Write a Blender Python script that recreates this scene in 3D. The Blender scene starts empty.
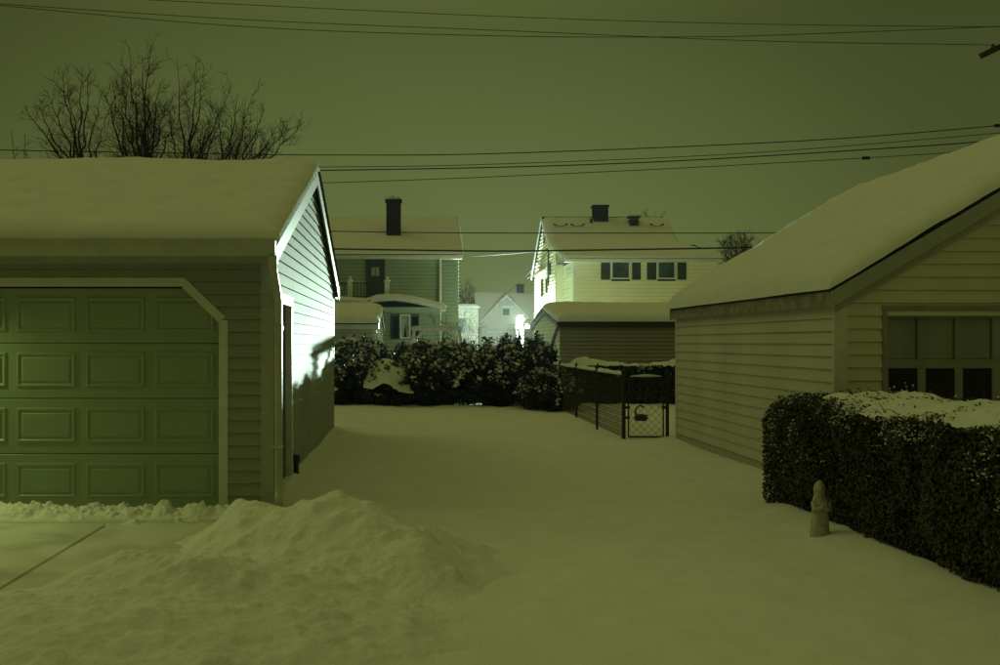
import bpy, bmesh, math, random
import numpy as np
from mathutils import Vector, Matrix
R = math.radians
scene = bpy.context.scene
col = scene.collection
random.seed(7); rng = np.random.default_rng(7)

# ------------------------------------------------------------------ camera
CAM_Z = 1.63; F = 972.0; VX, VY = 410.0, 342.0
cam = bpy.data.cameras.new('camera'); cam_o = bpy.data.objects.new('camera', cam); col.objects.link(cam_o)
cam.lens = 35; cam.sensor_width = 36; cam.sensor_fit = 'HORIZONTAL'
cam.shift_x = (500 - VX) / 1000; cam.shift_y = (VY - 332.5) / 1000
cam_o.location = (0, 0, CAM_Z); cam_o.rotation_euler = (R(90), 0, 0)
cam.clip_start = .05; cam.clip_end = 3000
scene.camera = cam_o

# ------------------------------------------------------------------ sky: low overcast glowing with street light
world = bpy.data.worlds.new('World'); scene.world = world; world.use_nodes = True
wn = world.node_tree.nodes; wl = world.node_tree.links; wn.clear()
w_out = wn.new('ShaderNodeOutputWorld'); w_bg = wn.new('ShaderNodeBackground')
w_tc = wn.new('ShaderNodeTexCoord'); w_sep = wn.new('ShaderNodeSeparateXYZ'); w_ramp = wn.new('ShaderNodeValToRGB')
wl.new(w_tc.outputs['Generated'], w_sep.inputs[0]); wl.new(w_sep.outputs['Z'], w_ramp.inputs[0])
cr = w_ramp.color_ramp
SKY = [(0.0, (.130, .166, .048)), (.10, (.120, .150, .044)), (.30, (.088, .108, .030)), (.60, (.212, .230, .054)), (1.0, (.280, .293, .064))]
cr.elements[0].position = SKY[0][0]; cr.elements[0].color = SKY[0][1] + (1,)
cr.elements[1].position = SKY[-1][0]; cr.elements[1].color = SKY[-1][1] + (1,)
for p, c in SKY[1:-1]:
    e = cr.elements.new(p); e.color = c + (1,)
w_map = wn.new('ShaderNodeMapRange'); w_map.interpolation_type = 'SMOOTHSTEP'; w_map.inputs[1].default_value = .84; w_map.inputs[2].default_value = 1
w_map.inputs[3].default_value = .60; w_map.inputs[4].default_value = 1.06
wl.new(w_sep.outputs['Y'], w_map.inputs[0])
wl.new(w_ramp.outputs[0], w_bg.inputs[0]); wl.new(w_map.outputs[0], w_bg.inputs[1]); wl.new(w_bg.outputs[0], w_out.inputs[0])

# faint broad glow of the town, high over the left shoulder of the houses ahead
sun = bpy.data.lights.new('sun', 'SUN'); sun.energy = .16; sun.angle = R(35); sun.color = (1, .97, .38)
sun_o = bpy.data.objects.new('sun', sun); col.objects.link(sun_o)
sun_dir = Vector((.75, -.35, -.85)).normalized()
sun_o.rotation_euler = sun_dir.to_track_quat('-Z', 'Y').to_euler(); sun_o.location = (-20, 10, 40)

vs = scene.view_settings
vs.view_transform = 'Standard'; vs.look = 'None'; vs.gamma = 1; vs.use_curve_mapping = False; vs.exposure = -0.10
scene.cycles.use_denoising = True
scene.cycles.max_bounces = 6; scene.cycles.diffuse_bounces = 4; scene.cycles.glossy_bounces = 2
scene.cycles.volume_bounces = 0; scene.cycles.transparent_max_bounces = 8
scene.cycles.caustics_reflective = False; scene.cycles.caustics_refractive = False
scene.cycles.sample_clamp_indirect = 3

# ------------------------------------------------------------------ noise
def _hash(ix, iy, s):
    n = (ix.astype(np.int64) * 374761393 + iy.astype(np.int64) * 668265263 + s * 1442695041) & 0x7fffffff
    n = ((n ^ (n >> 13)) * 1274126177) & 0x7fffffff
    return ((n ^ (n >> 16)) & 0xffff) / 65535.0
def vnoise(x, y, s=0):
    x = np.asarray(x, float); y = np.asarray(y, float)
    ix = np.floor(x); iy = np.floor(y); fx = x - ix; fy = y - iy
    fx = fx * fx * fx * (fx * (fx * 6 - 15) + 10); fy = fy * fy * fy * (fy * (fy * 6 - 15) + 10)
    a = _hash(ix, iy, s); b = _hash(ix + 1, iy, s); c = _hash(ix, iy + 1, s); d = _hash(ix + 1, iy + 1, s)
    return ((a * (1 - fx) + b * fx) * (1 - fy) + (c * (1 - fx) + d * fx) * fy) * 2 - 1
def fbm(x, y, s=0, o=4):
    t = 0; amp = .5
    for i in range(o):
        ca, sa = math.cos(i * .7), math.sin(i * .7)
        xr = x * ca - y * sa; yr = x * sa + y * ca
        t = t + amp * vnoise(xr * 2 ** i, yr * 2 ** i, s + i * 17); amp *= .5
    return t
def smooth(a, b, x):
    t = np.clip((x - a) / (b - a), 0, 1); return t * t * (3 - 2 * t)

# ------------------------------------------------------------------ materials
MATS = {}
def mat(name, c, rough=.8, var=.12, scale=6, bump=0, bscale=40, metal=0, spec=.5, emit=None, c2=None, streak=False, lo=.35, hi=.65):
    """principled material: colour varied by noise, optional fine relief"""
    if name in MATS: return MATS[name]
    m = bpy.data.materials.new(name); m.use_nodes = True
    n = m.node_tree.nodes; l = m.node_tree.links; b = n['Principled BSDF']
    b.inputs['Roughness'].default_value = rough; b.inputs['Metallic'].default_value = metal
    b.inputs['Specular IOR Level'].default_value = spec
    tc = n.new('ShaderNodeTexCoord'); mp = n.new('ShaderNodeMapping'); l.new(tc.outputs['Object'], mp.inputs[0])
    if streak: mp.inputs['Scale'].default_value = (1, 1, .12)
    nz = n.new('ShaderNodeTexNoise'); nz.inputs['Scale'].default_value = scale; nz.inputs['Detail'].default_value = 5
    l.new(mp.outputs[0], nz.inputs['Vector'])
    rp = n.new('ShaderNodeValToRGB'); l.new(nz.outputs['Fac'], rp.inputs[0])
    ca = tuple(max(0, v * (1 - var)) for v in c); cb = tuple(min(1, v * (1 + var)) for v in c)
    if c2: ca, cb = c, c2
    rp.color_ramp.elements[0].position = lo; rp.color_ramp.elements[0].color = ca + (1,)
    rp.color_ramp.elements[1].position = hi; rp.color_ramp.elements[1].color = cb + (1,)
    l.new(rp.outputs[0], b.inputs['Base Color'])
    if bump:
        nb = n.new('ShaderNodeTexNoise'); nb.inputs['Scale'].default_value = bscale; nb.inputs['Detail'].default_value = 6
        l.new(tc.outputs['Object'], nb.inputs['Vector'])
        bp = n.new('ShaderNodeBump'); bp.inputs['Strength'].default_value = 1; bp.inputs['Distance'].default_value = bump
        l.new(nb.outputs['Fac'], bp.inputs['Height']); l.new(bp.outputs[0], b.inputs['Normal'])
    if emit:
        b.inputs['Emission Color'].default_value = emit[0] + (1,); b.inputs['Emission Strength'].default_value = emit[1]
    MATS[name] = m; return m
SNOW = mat('snow', (.84, .85, .86), .9, .03, 3, .006, 60, spec=.25)
SNOWR = mat('snow_rough', (.83, .83, .83), .9, .04, 5, .012, 30, spec=.25)
SNOWC = mat('snow_clump', (.80, .81, .82), .9, .05, 9, .01, 50, spec=.2)
SID_L = mat('siding_sage', (.29, .32, .26), .70, .07, 1.4, .0012, 180, streak=True)
SID_LS = SID_L
SID_R = mat('siding_cream', (.60, .57, .47), .5, .07, 1.2, .001, 160, streak=True)
SID_B = mat('siding_ivory', (.86, .82, .60), .5, .05, 1, streak=True)
SID_A = mat('siding_grey_green', (.31, .38, .28), .55, .06, 1)
SID_G = mat('siding_tan', (.33, .30, .22), .6, .08, 1)
SID_S = mat('siding_shed', (.50, .48, .38), .5, .06, 1)
SID_C = mat('siding_cape', (.68, .67, .54), .6, .06, 1)
TRIM = mat('white_trim', (.62, .62, .56), .45, .06, 5, .0008, 90)
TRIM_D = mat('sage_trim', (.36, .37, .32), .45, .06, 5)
DOOR_L = mat('steel_door_sage', (.26, .32, .215), .36, .06, 2, .0008, 120, streak=True)
DOOR_R = mat('old_wood_door', (.24, .25, .21), .55, .12, 3, .0015, 60, streak=True)
DOOR_D = mat('dark_door', (.05, .055, .05), .4, .1, 4)
SHING = mat('shingle', (.03, .03, .028), .9, .3, 14, .004, 40)
OLDW = mat('weathered_fascia', (.20, .185, .145), .8, .4, 7, .003, 40, c2=(.36, .345, .28))
METAL = mat('gutter_aluminium', (.42, .43, .38), .4, .08, 5, metal=.0)
SPOUT = mat('downspout_paint', (.46, .46, .40), .3, .08, 5)
BRICK = mat('chimney_brick', (.022, .016, .013), .95, .4, 20, .006, 30, spec=.1)
BLACK = mat('black_vinyl', (.012, .013, .012), .45, .3, 10)
DARKM = mat('dark_metal', (.02, .02, .02), .5, .3, 10)
WIRE = mat('cable', (.008, .008, .008), .7, .2, 5)
GLASSD = mat('dark_glass', (.004, .005, .005), .12, .3, 2, spec=.18)
GLASSH = mat('house_glass', (.05, .075, .065), .15, .4, 3)
CURT = mat('curtain', (.35, .38, .33), .8, .15, 8)
SHUT = mat('shutter_dark', (.03, .035, .03), .6, .2, 8)
BARK = mat('bark', (.03, .026, .02), .9, .3, 12)
LEAF = mat('hedge_leaf', (.022, .034, .014), .5, .5, 2.5, spec=.4, c2=(.055, .062, .022))
LEAF2 = mat('evergreen_leaf', (.014, .024, .011), .55, .5, 2.5, spec=.35, c2=(.032, .046, .018))
CORE = mat('shade_black', (.006, .007, .004), 1, .3, 6, spec=0)  # near-black put in for shade inside shrubs and in siding gaps
STONE = mat('statue_stone', (.42, .41, .34), .85, .25, 22, .004, 60)
CONC = mat('driveway_concrete', (.48, .47, .43), .75, .1, 1.6, .003, 70, c2=(.74, .74, .71), lo=.30, hi=.58)
WOOD = mat('pole_wood', (.04, .032, .022), .9, .3, 14)
PINT = mat('swing_paint', (.72, .72, .64), .5, .1, 6)
BRASS = mat('brass', (.5, .38, .12), .3, .1, 5, metal=1)
LAMPM = mat('lamp_lens', (.9, 1, .93), .3, .02, 5, emit=((.78, 1, .86), 60))
LAMPW = mat('porch_bulb', (1, .95, .6), .3, .02, 5, emit=((.85, 1, .45), 4))

# ------------------------------------------------------------------ object helpers
LOC = {}
def thing(name, label, cat, loc=(0, 0, 0), group=None):
    o = bpy.data.objects.new(name, None); col.objects.link(o); o.location = loc; o.empty_display_size = .3
    o['label'] = label; o['category'] = cat
    if group: o['group'] = group
    LOC[o.name] = Vector(loc); return o
def link_mesh(name, me, m, parent=None):
    o = bpy.data.objects.new(name, me); col.objects.link(o)
    if m: me.materials.append(m)
    if parent is not None:
        o.parent = parent; LOC[o.name] = LOC.get(parent.name, Vector())
    return o
class MB:
    def __init__(s): s.v = []; s.f = []
    def add(s, v, f):
        k = len(s.v); s.v += [tuple(p) for p in v]; s.f += [tuple(i + k for i in q) for q in f]; return s
    def box(s, x0, x1, y0, y1, z0, z1):
        return s.add([(x, y, z) for z in (z0, z1) for y in (y0, y1) for x in (x0, x1)],
                     [(0, 2, 3, 1), (4, 5, 7, 6), (0, 1, 5, 4), (2, 6, 7, 3), (0, 4, 6, 2), (1, 3, 7, 5)])
    def hexa(s, p):  # 8 points ordered like box
        return s.add(p, [(0, 2, 3, 1), (4, 5, 7, 6), (0, 1, 5, 4), (2, 6, 7, 3), (0, 4, 6, 2), (1, 3, 7, 5)])
    def tube(s, pts, rad, n=6, cap=True):
        pts = [Vector(p) for p in pts]
        if not hasattr(rad, '__len__'): rad = [rad] * len(pts)
        k = len(s.v); up = None
        for i, p in enumerate(pts):
            d = (pts[min(i + 1, len(pts) - 1)] - pts[max(i - 1, 0)]).normalized()
            if up is None: up = Vector((0, 0, 1)) if abs(d.z) < .9 else Vector((1, 0, 0))
            a = d.cross(up)
            if a.length < 1e-4: a = d.cross(Vector((0, 1, .3)))
            a.normalize(); b = a.cross(d).normalized(); up = b
            for j in range(n):
                t = 2 * math.pi * j / n
                s.v.append(tuple(p + (a * math.cos(t) + b * math.sin(t)) * rad[i]))
        for i in range(len(pts) - 1):
            for j in range(n):
                q = k + i * n; s.f.append((q + j, q + (j + 1) % n, q + n + (j + 1) % n, q + n + j))
        if cap:
            s.f.append(tuple(k + j for j in range(n))[::-1]); e = k + (len(pts) - 1) * n
            s.f.append(tuple(e + j for j in range(n)))
        return s
    def bar(s, p, q, w, h):
        """rectangular bar from p to q, w sideways, h upwards"""
        p = Vector(p); q = Vector(q); d = (q - p).normalized()
        u = Vector((0, 0, 1)) if abs(d.z) < .95 else Vector((0, 1, 0))
        a = d.cross(u).normalized(); b = a.cross(d).normalized()
        c = [p + a * i * w / 2 + b * j * h / 2 for j in (-1, 1) for i in (-1, 1)]
        e = [x + (q - p) for x in c]
        return s.add(c + e, [(0, 1, 3, 2), (4, 6, 7, 5), (0, 4, 5, 1), (1, 5, 7, 3), (3, 7, 6, 2), (2, 6, 4, 0)])
    def lathe(s, prof, n=16, c=(0, 0, 0), sx=1, sy=1):
        k = len(s.v)
        for r, z in prof:
            for j in range(n):
                t = 2 * math.pi * j / n; s.v.append((c[0] + r * sx * math.cos(t), c[1] + r * sy * math.sin(t), c[2] + z))
        for i in range(len(prof) - 1):
            for j in range(n):
                q = k + i * n; s.f.append((q + j, q + (j + 1) % n, q + n + (j + 1) % n, q + n + j))
        s.f.append(tuple(k + j for j in range(n))[::-1]); e = k + (len(prof) - 1) * n; s.f.append(tuple(e + j for j in range(n)))
        return s
    def build(s, name, m, parent=None, smooth_=False, kind=None, bevel=0):
        off = LOC.get(parent.name, Vector()) if parent is not None else Vector()
        v = [(p[0] - off.x, p[1] - off.y, p[2] - off.z) for p in s.v]
        me = bpy.data.meshes.new(name); me.from_pydata(v, [], s.f)
        bm = bmesh.new(); bm.from_mesh(me); bmesh.ops.recalc_face_normals(bm, faces=bm.faces)
        if bevel: bmesh.ops.bevel(bm, geom=list(bm.edges), offset=bevel, segments=1, affect='EDGES', clamp_overlap=True)
        bm.to_mesh(me); bm.free()
        if smooth_: me.polygons.foreach_set('use_smooth', [True] * len(me.polygons))
        o = link_mesh(name, me, m, parent)
        if kind: o['kind'] = kind
        return o
def tag(o, label, cat, group=None):
    o['label'] = label; o['category'] = cat
    if group: o['group'] = group
    return o
def grid_mesh(name, X, Y, Z, m, parent=None, kind=None, skirt=None):
    """heightfield / warped sheet from 2-D coordinate arrays"""
    off = LOC.get(parent.name, Vector()) if parent is not None else Vector()
    ny, nx = X.shape
    v = np.stack([X - off.x, Y - off.y, Z - off.z], -1).reshape(-1, 3)
    idx = np.arange(ny * nx).reshape(ny, nx)
    q = np.stack([idx[:-1, :-1], idx[:-1, 1:], idx[1:, 1:], idx[1:, :-1]], -1).reshape(-1, 4)
    me = bpy.data.meshes.new(name); me.vertices.add(len(v)); me.vertices.foreach_set('co', v.ravel())
    me.loops.add(q.size); me.loops.foreach_set('vertex_index', q.ravel().astype(np.int32))
    me.polygons.add(len(q)); me.polygons.foreach_set('loop_start', (np.arange(len(q)) * 4).astype(np.int32))
    me.polygons.foreach_set('use_smooth', np.ones(len(q), bool)); me.update(calc_edges=True); me.validate()
    o = link_mesh(name, me, m, parent)
    if kind: o['kind'] = kind
    return o
def quads_mesh(name, V, m, parent=None, kind=None):
    """V: (n,4,3) loose quads"""
    off = LOC.get(parent.name, Vector()) if parent is not None else Vector()
    v = V.reshape(-1, 3) - np.array(off); n = len(V)
    me = bpy.data.meshes.new(name); me.vertices.add(len(v)); me.vertices.foreach_set('co', v.ravel())
    me.loops.add(4 * n); me.loops.foreach_set('vertex_index', np.arange(4 * n, dtype=np.int32))
    me.polygons.add(n); me.polygons.foreach_set('loop_start', (np.arange(n) * 4).astype(np.int32))
    me.update(calc_edges=True)
    o = link_mesh(name, me, m, parent)
    if kind: o['kind'] = kind
    return o
def at(px, py, D): return Vector(((px - VX) * D / F, D, CAM_Z - (py - VY) * D / F))

# ------------------------------------------------------------------ the ground
def pile_h(x, y):
    G = [(-1.38, 7.95, .30, .42, .30), (-1.15, 7.75, .55, .45, .12), (-.62, 7.70, .36, .45, .27), (-.22, 7.5, .46, .5, .25), (-.5, 7.2, .6, .45, .13),
         (.08, 6.85, .20, .28, .16), (.25, 6.8, .28, .30, .05), (.30, 7.7, .4, .3, .06), (-1.85, 6.35, .42, .40, .20), (-1.35, 6.15, .45, .42, .20), (-.75, 6.25, .45, .4, .10),
         (-2.35, 5.6, .7, .6, .13), (-1.3, 5.1, 1.0, .7, .15), (-.5, 5.5, .6, .5, .07), (-2.2, 4.5, .8, .6, .10)]
    t = 0
    for cx, cy, sx, sy, h in G:
        r2 = ((x - cx) / sx) ** 2 + ((y - cy) / sy) ** 2
        t = t + h * np.exp(-r2 ** .8 * .75)
    return t
def ground_h(x, y):
    h = .045 * fbm(x * .3, y * .3, 3) + .034 * fbm(x * 1.1, y * .7, 9) * smooth(5, 9, y) + .012 * fbm(x * 1.1, y * .8, 19) + .011 * fbm(x * 4, y * 4, 5, 4) + .004 * fbm(x * 11, y * 11, 6, 2)
    h = h + .16 * np.exp(-np.maximum(x + 1.30, 0) / .35) * smooth(9.6, 10.4, y) * (1 - smooth(17, 18.5, y)) * (x < -.2)
    h = h + .10 * np.exp(-((x - 3.75) / .45) ** 2) * (1 - smooth(9.2, 10.2, y))
    h = h + .05 * np.exp(-np.maximum(4.3 - x, 0) / .4) * smooth(9.5, 10.5, y) * (1 - smooth(16, 17, y)) * (x < 4.5)
    h = h + .06 * smooth(22.5, 24.5, y) * (.6 + fbm(x * 2.2, y * 2.2, 8)) * (1 - smooth(26, 28, y))
    h = h + .02 * np.sin(y * 1.9 + .8 * np.sin(x * .7)) * smooth(11, 14, y) * smooth(-1, 1, x) * (1 - smooth(3.2, 3.6, x)) * .6
    dr = (1 - smooth(-1.6, -1.15, x + .08 * fbm(x * 2, y * 2, 4))) * (1 - smooth(9.15, 9.3, y))
    return h * (1 - dr) - .14 * dr
xs = np.concatenate([np.linspace(-400, -12, 16), np.linspace(-11.5, -3, 22), np.linspace(-2.95, 4.8, 230), np.linspace(5, 14, 26), np.linspace(15, 400, 16)])
ys = np.concatenate([np.linspace(-300, -4, 10), np.linspace(-3, 2.9, 14), 3 + 25 * np.linspace(0, 1, 420) ** 1.5, np.linspace(29, 60, 30), np.linspace(64, 900, 20)])
X, Y = np.meshgrid(xs, ys); Z = ground_h(X, Y)
g = grid_mesh('snow_ground', X, Y, Z, SNOW, kind='structure')

dw = bpy.data.objects.new('driveway', None); col.objects.link(dw); dw['kind'] = 'structure'; LOC['driveway'] = Vector()
def slab(x0, x1, y0, y1, z=0.0):
    MB().box(x0, x1, y0, y1, z - .12, z).build('slab', CONC, dw, bevel=.012)
slab(-6.2, -2.715, 2.6, 8.74); slab(-2.695, -.9, 2.6, 8.74, .004); slab(-6.2, -2.5, -3, 2.58); slab(-6.2, -1.2, 8.765, 9.50, .008)

# shovelled heaps and the broken ridge of snow in front of the door
xx = np.linspace(-3.6, 1.5, 270); yy = np.linspace(3.2, 9.3, 300); X, Y = np.meshgrid(xx, yy)
wx = X + .10 * fbm(X * 1.6, Y * 1.6, 41); wy = Y + .10 * fbm(X * 1.6 + 9, Y * 1.6, 43)
P = pile_h(wx, wy)
msk = np.clip(P / .12, 0, 1)
lump = fbm(X * 4, Y * 4, 21, 4); fine = fbm(X * 13, Y * 13, 31, 3)
rid = 1 - np.abs(fbm(X * 2.6, Y * 2.6, 61, 3)) * 2
Z = P * (.90 + .04 * rid) + msk * (.045 * fbm(X * 2.1, Y * 2.1, 81, 2) +   .034 * lump + .014 * fine + .055 * np.maximum(0, fbm(X * 7, Y * 7, 33, 3) - .06)) - .06
ed = np.minimum.reduce([X - xx[0], xx[-1] - X, Y - yy[0], yy[-1] - Y]); Z -= .2 * (1 - smooth(0, .3, ed))
Z = Z + np.maximum(ground_h(X, Y), -.01)
sp_o = tag(grid_mesh('snow_pile', X, Y, Z, SNOWR), 'lumpy heap of shovelled snow beside the driveway at lower left', 'snow pile')
_pz = (X, Y, Z, P)
xx = np.linspace(-6.2, -1.5, 420); yy = np.linspace(8.62, 9.46, 80); X, Y = np.meshgrid(xx, yy)
cy = 9.10 + .05 * fbm(X * 1.3, X * 0, 71)
prof = np.exp(-((Y - cy) / .19) ** 4)
clod = np.maximum(0, fbm(X * 7, Y * 7, 73, 3) + .18); clod2 = np.maximum(0, fbm(X * 19, Y * 19, 75, 2))
far = np.exp(-((Y - 8.76) / .10) ** 2) * np.maximum(0, fbm(X * 4, Y * 6, 77, 3) - .12)
Z = prof * (.045 + .09 * clod + .07 * clod2) + far * (.14 + .2 * clod2) - .006 + .02 * smooth(9.1, 9.4, Y)
Z = np.where(Y > 9.44, -.05, Z)
tag(grid_mesh('snow_ridge', X, Y, Z, SNOWR), 'low broken ridge of snow along the foot of the panelled garage door', 'snow ridge')
# ------------------------------------------------------------------ walls and roofs
def siding(root, O, U, N, lim, z0, z1, pitch, m, hole=None, joined=False, proud=.024, name='siding_board'):
    """lapped boards: O origin, U along, N outward; lim(z)->(u0,u1); hole(z)->list of (u0,u1) cut out"""
    O = Vector(O); U = Vector(U); N = Vector(N); z = z0; J = MB()
    if joined: proud = max(proud, .045)
    def segs(z):
        a = [list(lim(z))]
        for h0, h1 in (hole(z) if hole else []):
            b = []
            for s0, s1 in a:
                if h1 <= s0 or h0 >= s1: b.append([s0, s1]); continue
                if h0 > s0: b.append([s0, h0])
                if h1 < s1: b.append([h1, s1])
            a = b
        return a
    while z < z1 - .01:
        t = min(z + pitch, z1); e = 1e-3
        sa, sb = segs(z + e), segs(t - e)
        if len(sa) != len(sb):
            sm = segs((z + t) / 2); sa = sb = sm
        for (a0, a1), (b0, b1) in zip(sa, sb):
            if a1 - a0 < .02 and b1 - b0 < .02: continue
            b0 = min(b0, b1)
            p = lambda u, zz, o: O + U * u + N * o + Vector((0, 0, zz))
            pts = [p(a0, z - .006, -.004), p(a1, z - .006, -.004), p(a0, z - .006, proud), p(a1, z - .006, proud),
                   p(b0, t, -.004), p(b1, t, -.004), p(b0, t, .003), p(b1, t, .003)]
            if joined:
                for q_ in pts[4:]: q_.z -= .013  # gap bares the black core, painting in the shade under each lap
                J.hexa(pts)
            else:
                for q_ in pts[:4]: q_.z += .005
                for q_ in pts[4:]: q_.z -= .004  # narrow slit onto the dark core, drawn in as a lap shade line
                MB().hexa(pts).build(name, m, root)
        z = t
    if joined: J.build('siding', m, root, kind='stuff')

def gable(root, axis, a0, a1, b0, b1, zt, zr, oe, orr, th, snowT, mats, gut=False, na=90, nb=60, barge=.14, snow_edge=.3, seed=0, bm_=None, zback=None):
    """gabled roof, ridge along a (axis 'x' or 'y'), walls b0..b1; returns the roof height function"""
    M = (lambda a, b, z: (a, b, z)) if axis == 'x' else (lambda a, b, z: (b, a, z))
    bm = (b0 + b1) / 2; s = (zr - zt) / (bm - b0)
    zl = lambda b: zr - s * abs(b - bm)
    A0, A1 = a0 - orr, a1 + orr
    for sg in (-1, 1):
        be = bm + sg * (bm - b0 + oe)
        pts = []
        for dz in (0, th):
            for b in (bm, be):
                for a in (A0, A1): pts.append(M(a, b, zl(b) + dz))
        MB().hexa(pts).build('roof_slope', SHING, root)
        # fascia along the eave
        ze = zl(be)
        f0, f1 = (be - sg * .03, be)
        q = [M(a, b, z) for z in (ze - .15, ze - .004) for b in (f0, f1) for a in (A0 + .01, A1 - .01)]
        MB().hexa(q).build('fascia', mats['fascia'], root)
        # soffit
        if oe > .15:
            q = [M(a, b, z) for z in (ze - .15, ze - .13) for b in (bm + sg * (bm - b0 - .05), be - sg * .031) for a in (A0 + .015, A1 - .015)]
            MB().hexa(q).build('soffit', mats['fascia'], root)
        for end, (e0, e1) in ((0, (A0 - .022, A0)), (1, (A1, A1 + .022))):
            q = []
            for dz in (-barge, -.004):
                for b in (bm - sg * 0, be + sg * .0):
                    for a in (e0, e1): q.append(M(a, b, zl(b) + dz))
            MB().hexa(q).build('bargeboard', mats['barge'], root)
    # snow blanket
    ov = .05
    u = np.concatenate([[0, .0015, .004, .01, .02, .035], np.linspace(.05, .95, na), [.965, .98, .99, .996, .9985, 1]])
    v = np.concatenate([[0, .003, .01, .02, .035], np.linspace(.05, .95, nb), [.965, .98, .99, .997, 1]])
    aa = A0 - ov + u * (A1 - A0 + 2 * ov); H = bm - b0 + oe + ov; bb = bm - H + v * 2 * H
    Agr, Bgr = np.meshgrid(aa, bb)
    base = zr + th - s * (np.sqrt((Bgr - bm) ** 2 + .12 ** 2) - .04)
    d = np.minimum(np.minimum(Agr - aa[0], aa[-1] - Agr), np.minimum(Bgr - bb[0], bb[-1] - Bgr) * 1.1)
    w = snow_edge
    k = np.clip(d / w, 0, 1); t = np.sqrt(np.maximum(0, 1 - (1 - k) ** 2.4))
    nz = 1 + .22 * fbm(Agr * .5, Bgr * .6, 100 + seed) + .16 * fbm(Agr * 2.2, Bgr * 2.2, 120 + seed)
    Zs = base + snowT * t * nz + .014 * fbm(Agr * 6, Bgr * 6, 130 + seed) * t - .012 * (1 - t)
    wob = .045 * fbm(Agr * 1.6, Bgr * 1.6, 140 + seed) * (1 - k)
    Bg2 = Bgr + wob * np.sign(Bgr - bm)
    if axis == 'x': grid_mesh('roof_snow', Agr, Bg2, Zs, SNOW, root)
    else: grid_mesh('roof_snow', Bg2, Agr, Zs, SNOW, root)
    return zl
def body(root, x0, x1, y0, y1, zt, axis=None, zr=None, m=CORE, name='wall_core'):
    b = MB()
    if axis is None: b.box(x0, x1, y0, y1, -.1, zt)
    else:
        if axis == 'x':
            ym = (y0 + y1) / 2; sec = [(y0, -.1), (y1, -.1), (y1, zt), (ym, zr), (y0, zt)]; f = lambda a, p: (a, p[0], p[1]); a0, a1 = x0, x1
        else:
            xm = (x0 + x1) / 2; sec = [(x0, -.1), (x1, -.1), (x1, zt), (xm, zr), (x0, zt)]; f = lambda a, p: (p[0], a, p[1]); a0, a1 = y0, y1
        b.add([f(a, p) for a in (a0, a1) for p in sec], [(0, 1, 2, 3, 4), (9, 8, 7, 6, 5)] + [(i, (i + 1) % 5, (i + 1) % 5 + 5, i + 5) for i in range(5)])
    return b.build(name, m, root)
def rings(x0, x1, z0, z1, y, prof, flip=-1):
    """rectangular moulding in the xz plane facing -y: prof = [(inset, proud)]"""
    v = []; f = []
    for ins, pr in prof:
        for (x, z) in ((x0 + ins, z0 + ins), (x1 - ins, z0 + ins), (x1 - ins, z1 - ins), (x0 + ins, z1 - ins)): v.append((x, y + flip * pr, z))
    for i in range(len(prof) - 1):
        for j in range(4): f.append((i * 4 + j, i * 4 + (j + 1) % 4, i * 4 + 4 + (j + 1) % 4, i * 4 + 4 + j))
    e = (len(prof) - 1) * 4; f.append((e, e + 1, e + 2, e + 3)); return MB().add(v, f)

# ------------------------------------------------------------------ left garage with the panelled door
GX, GY0, GY1 = -1.34, 9.44, 16.90
gl = thing('garage', 'sage sided garage with panelled door and snowy roof at left', 'garage', (-5, GY0, 0))
GZT, GZR = 2.65, 3.93
body(gl, -8.6, GX - .12, GY0 + .12, GY1 - .05, GZT, 'x', GZR - .03)
DX0, DX1, DZ1, CH = -4.57, -1.86, 2.16, .33      # door opening and its cut corner
def lhole(z):
    if z > DZ1: return []
    c = max(0, z - (DZ1 - CH)); return [(DX0 + c, DX1 - c)]
siding(gl, (0, GY0, 0), (1, 0, 0), (0, -1, 0), lambda z: (-8.6, GX - .105), .02, GZT, .122, SID_L, lhole)
sl = (GZR - GZT) / ((GY1 - GY0) / 2); GYM = (GY0 + GY1) / 2
def glim(z):
    c = max(0, z - GZT) / sl; return (GY0 + .02 + c, GY1 - .02 - c)
SDY0, SDY1, SDZ = 9.93, 10.83, 2.07
siding(gl, (GX, 0, 0), (0, 1, 0), (1, 0, 0), glim, .02, GZR - .06, .122, SID_LS, lambda z: [(SDY0, SDY1)] if z < SDZ else [])
MB().box(GX - .105, GX + .020, GY0 - .022, GY0 + .025, 0, GZT).build('corner_board', TRIM_D, gl)
MB().box(GX - .05, GX + .020, GY1 - .02, GY1 + .03, 0, GZT).build('corner_board', TRIM_D, gl)
gable(gl, 'x', -8.9, GX, GY0, GY1, GZT, GZR, .33, .07, .05, .15, dict(fascia=TRIM_D, barge=TRIM_D), na=150, nb=90, seed=1, barge=.17, snow_edge=.24)
# gutter: open K-profile along the front eave
ye = GY0 - .335; ze = GZT - sl * .33
prof = [(ye, ze + .05), (ye, ze - .10), (ye - .07, ze - .10), (ye - .115, ze - .03), (ye - .115, ze + .045), (ye - .13, ze + .05), (ye - .13, ze + .035), (ye - .122, ze - .035), (ye - .076, ze - .108), (ye + .0, ze - .108)]
mb = MB(); n = len(prof)
mb.add([(x, y, z) for x in (-8.95, GX + .09) for y, z in prof], [(i, (i + 1) % n, (i + 1) % n + n, i + n) for i in range(n)] + [tuple(range(n)), tuple(range(2 * n - 1, n - 1, -1))])
mb.add([(GX + .09, y, z) for y, z in ((ye, ze + .05), (ye, ze - .1), (ye - .07, ze - .1), (ye - .12, ze - .03), (ye - .13, ze + .05))], [(0, 1, 2, 3, 4)])
mb.build('gutter', METAL, gl)
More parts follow.
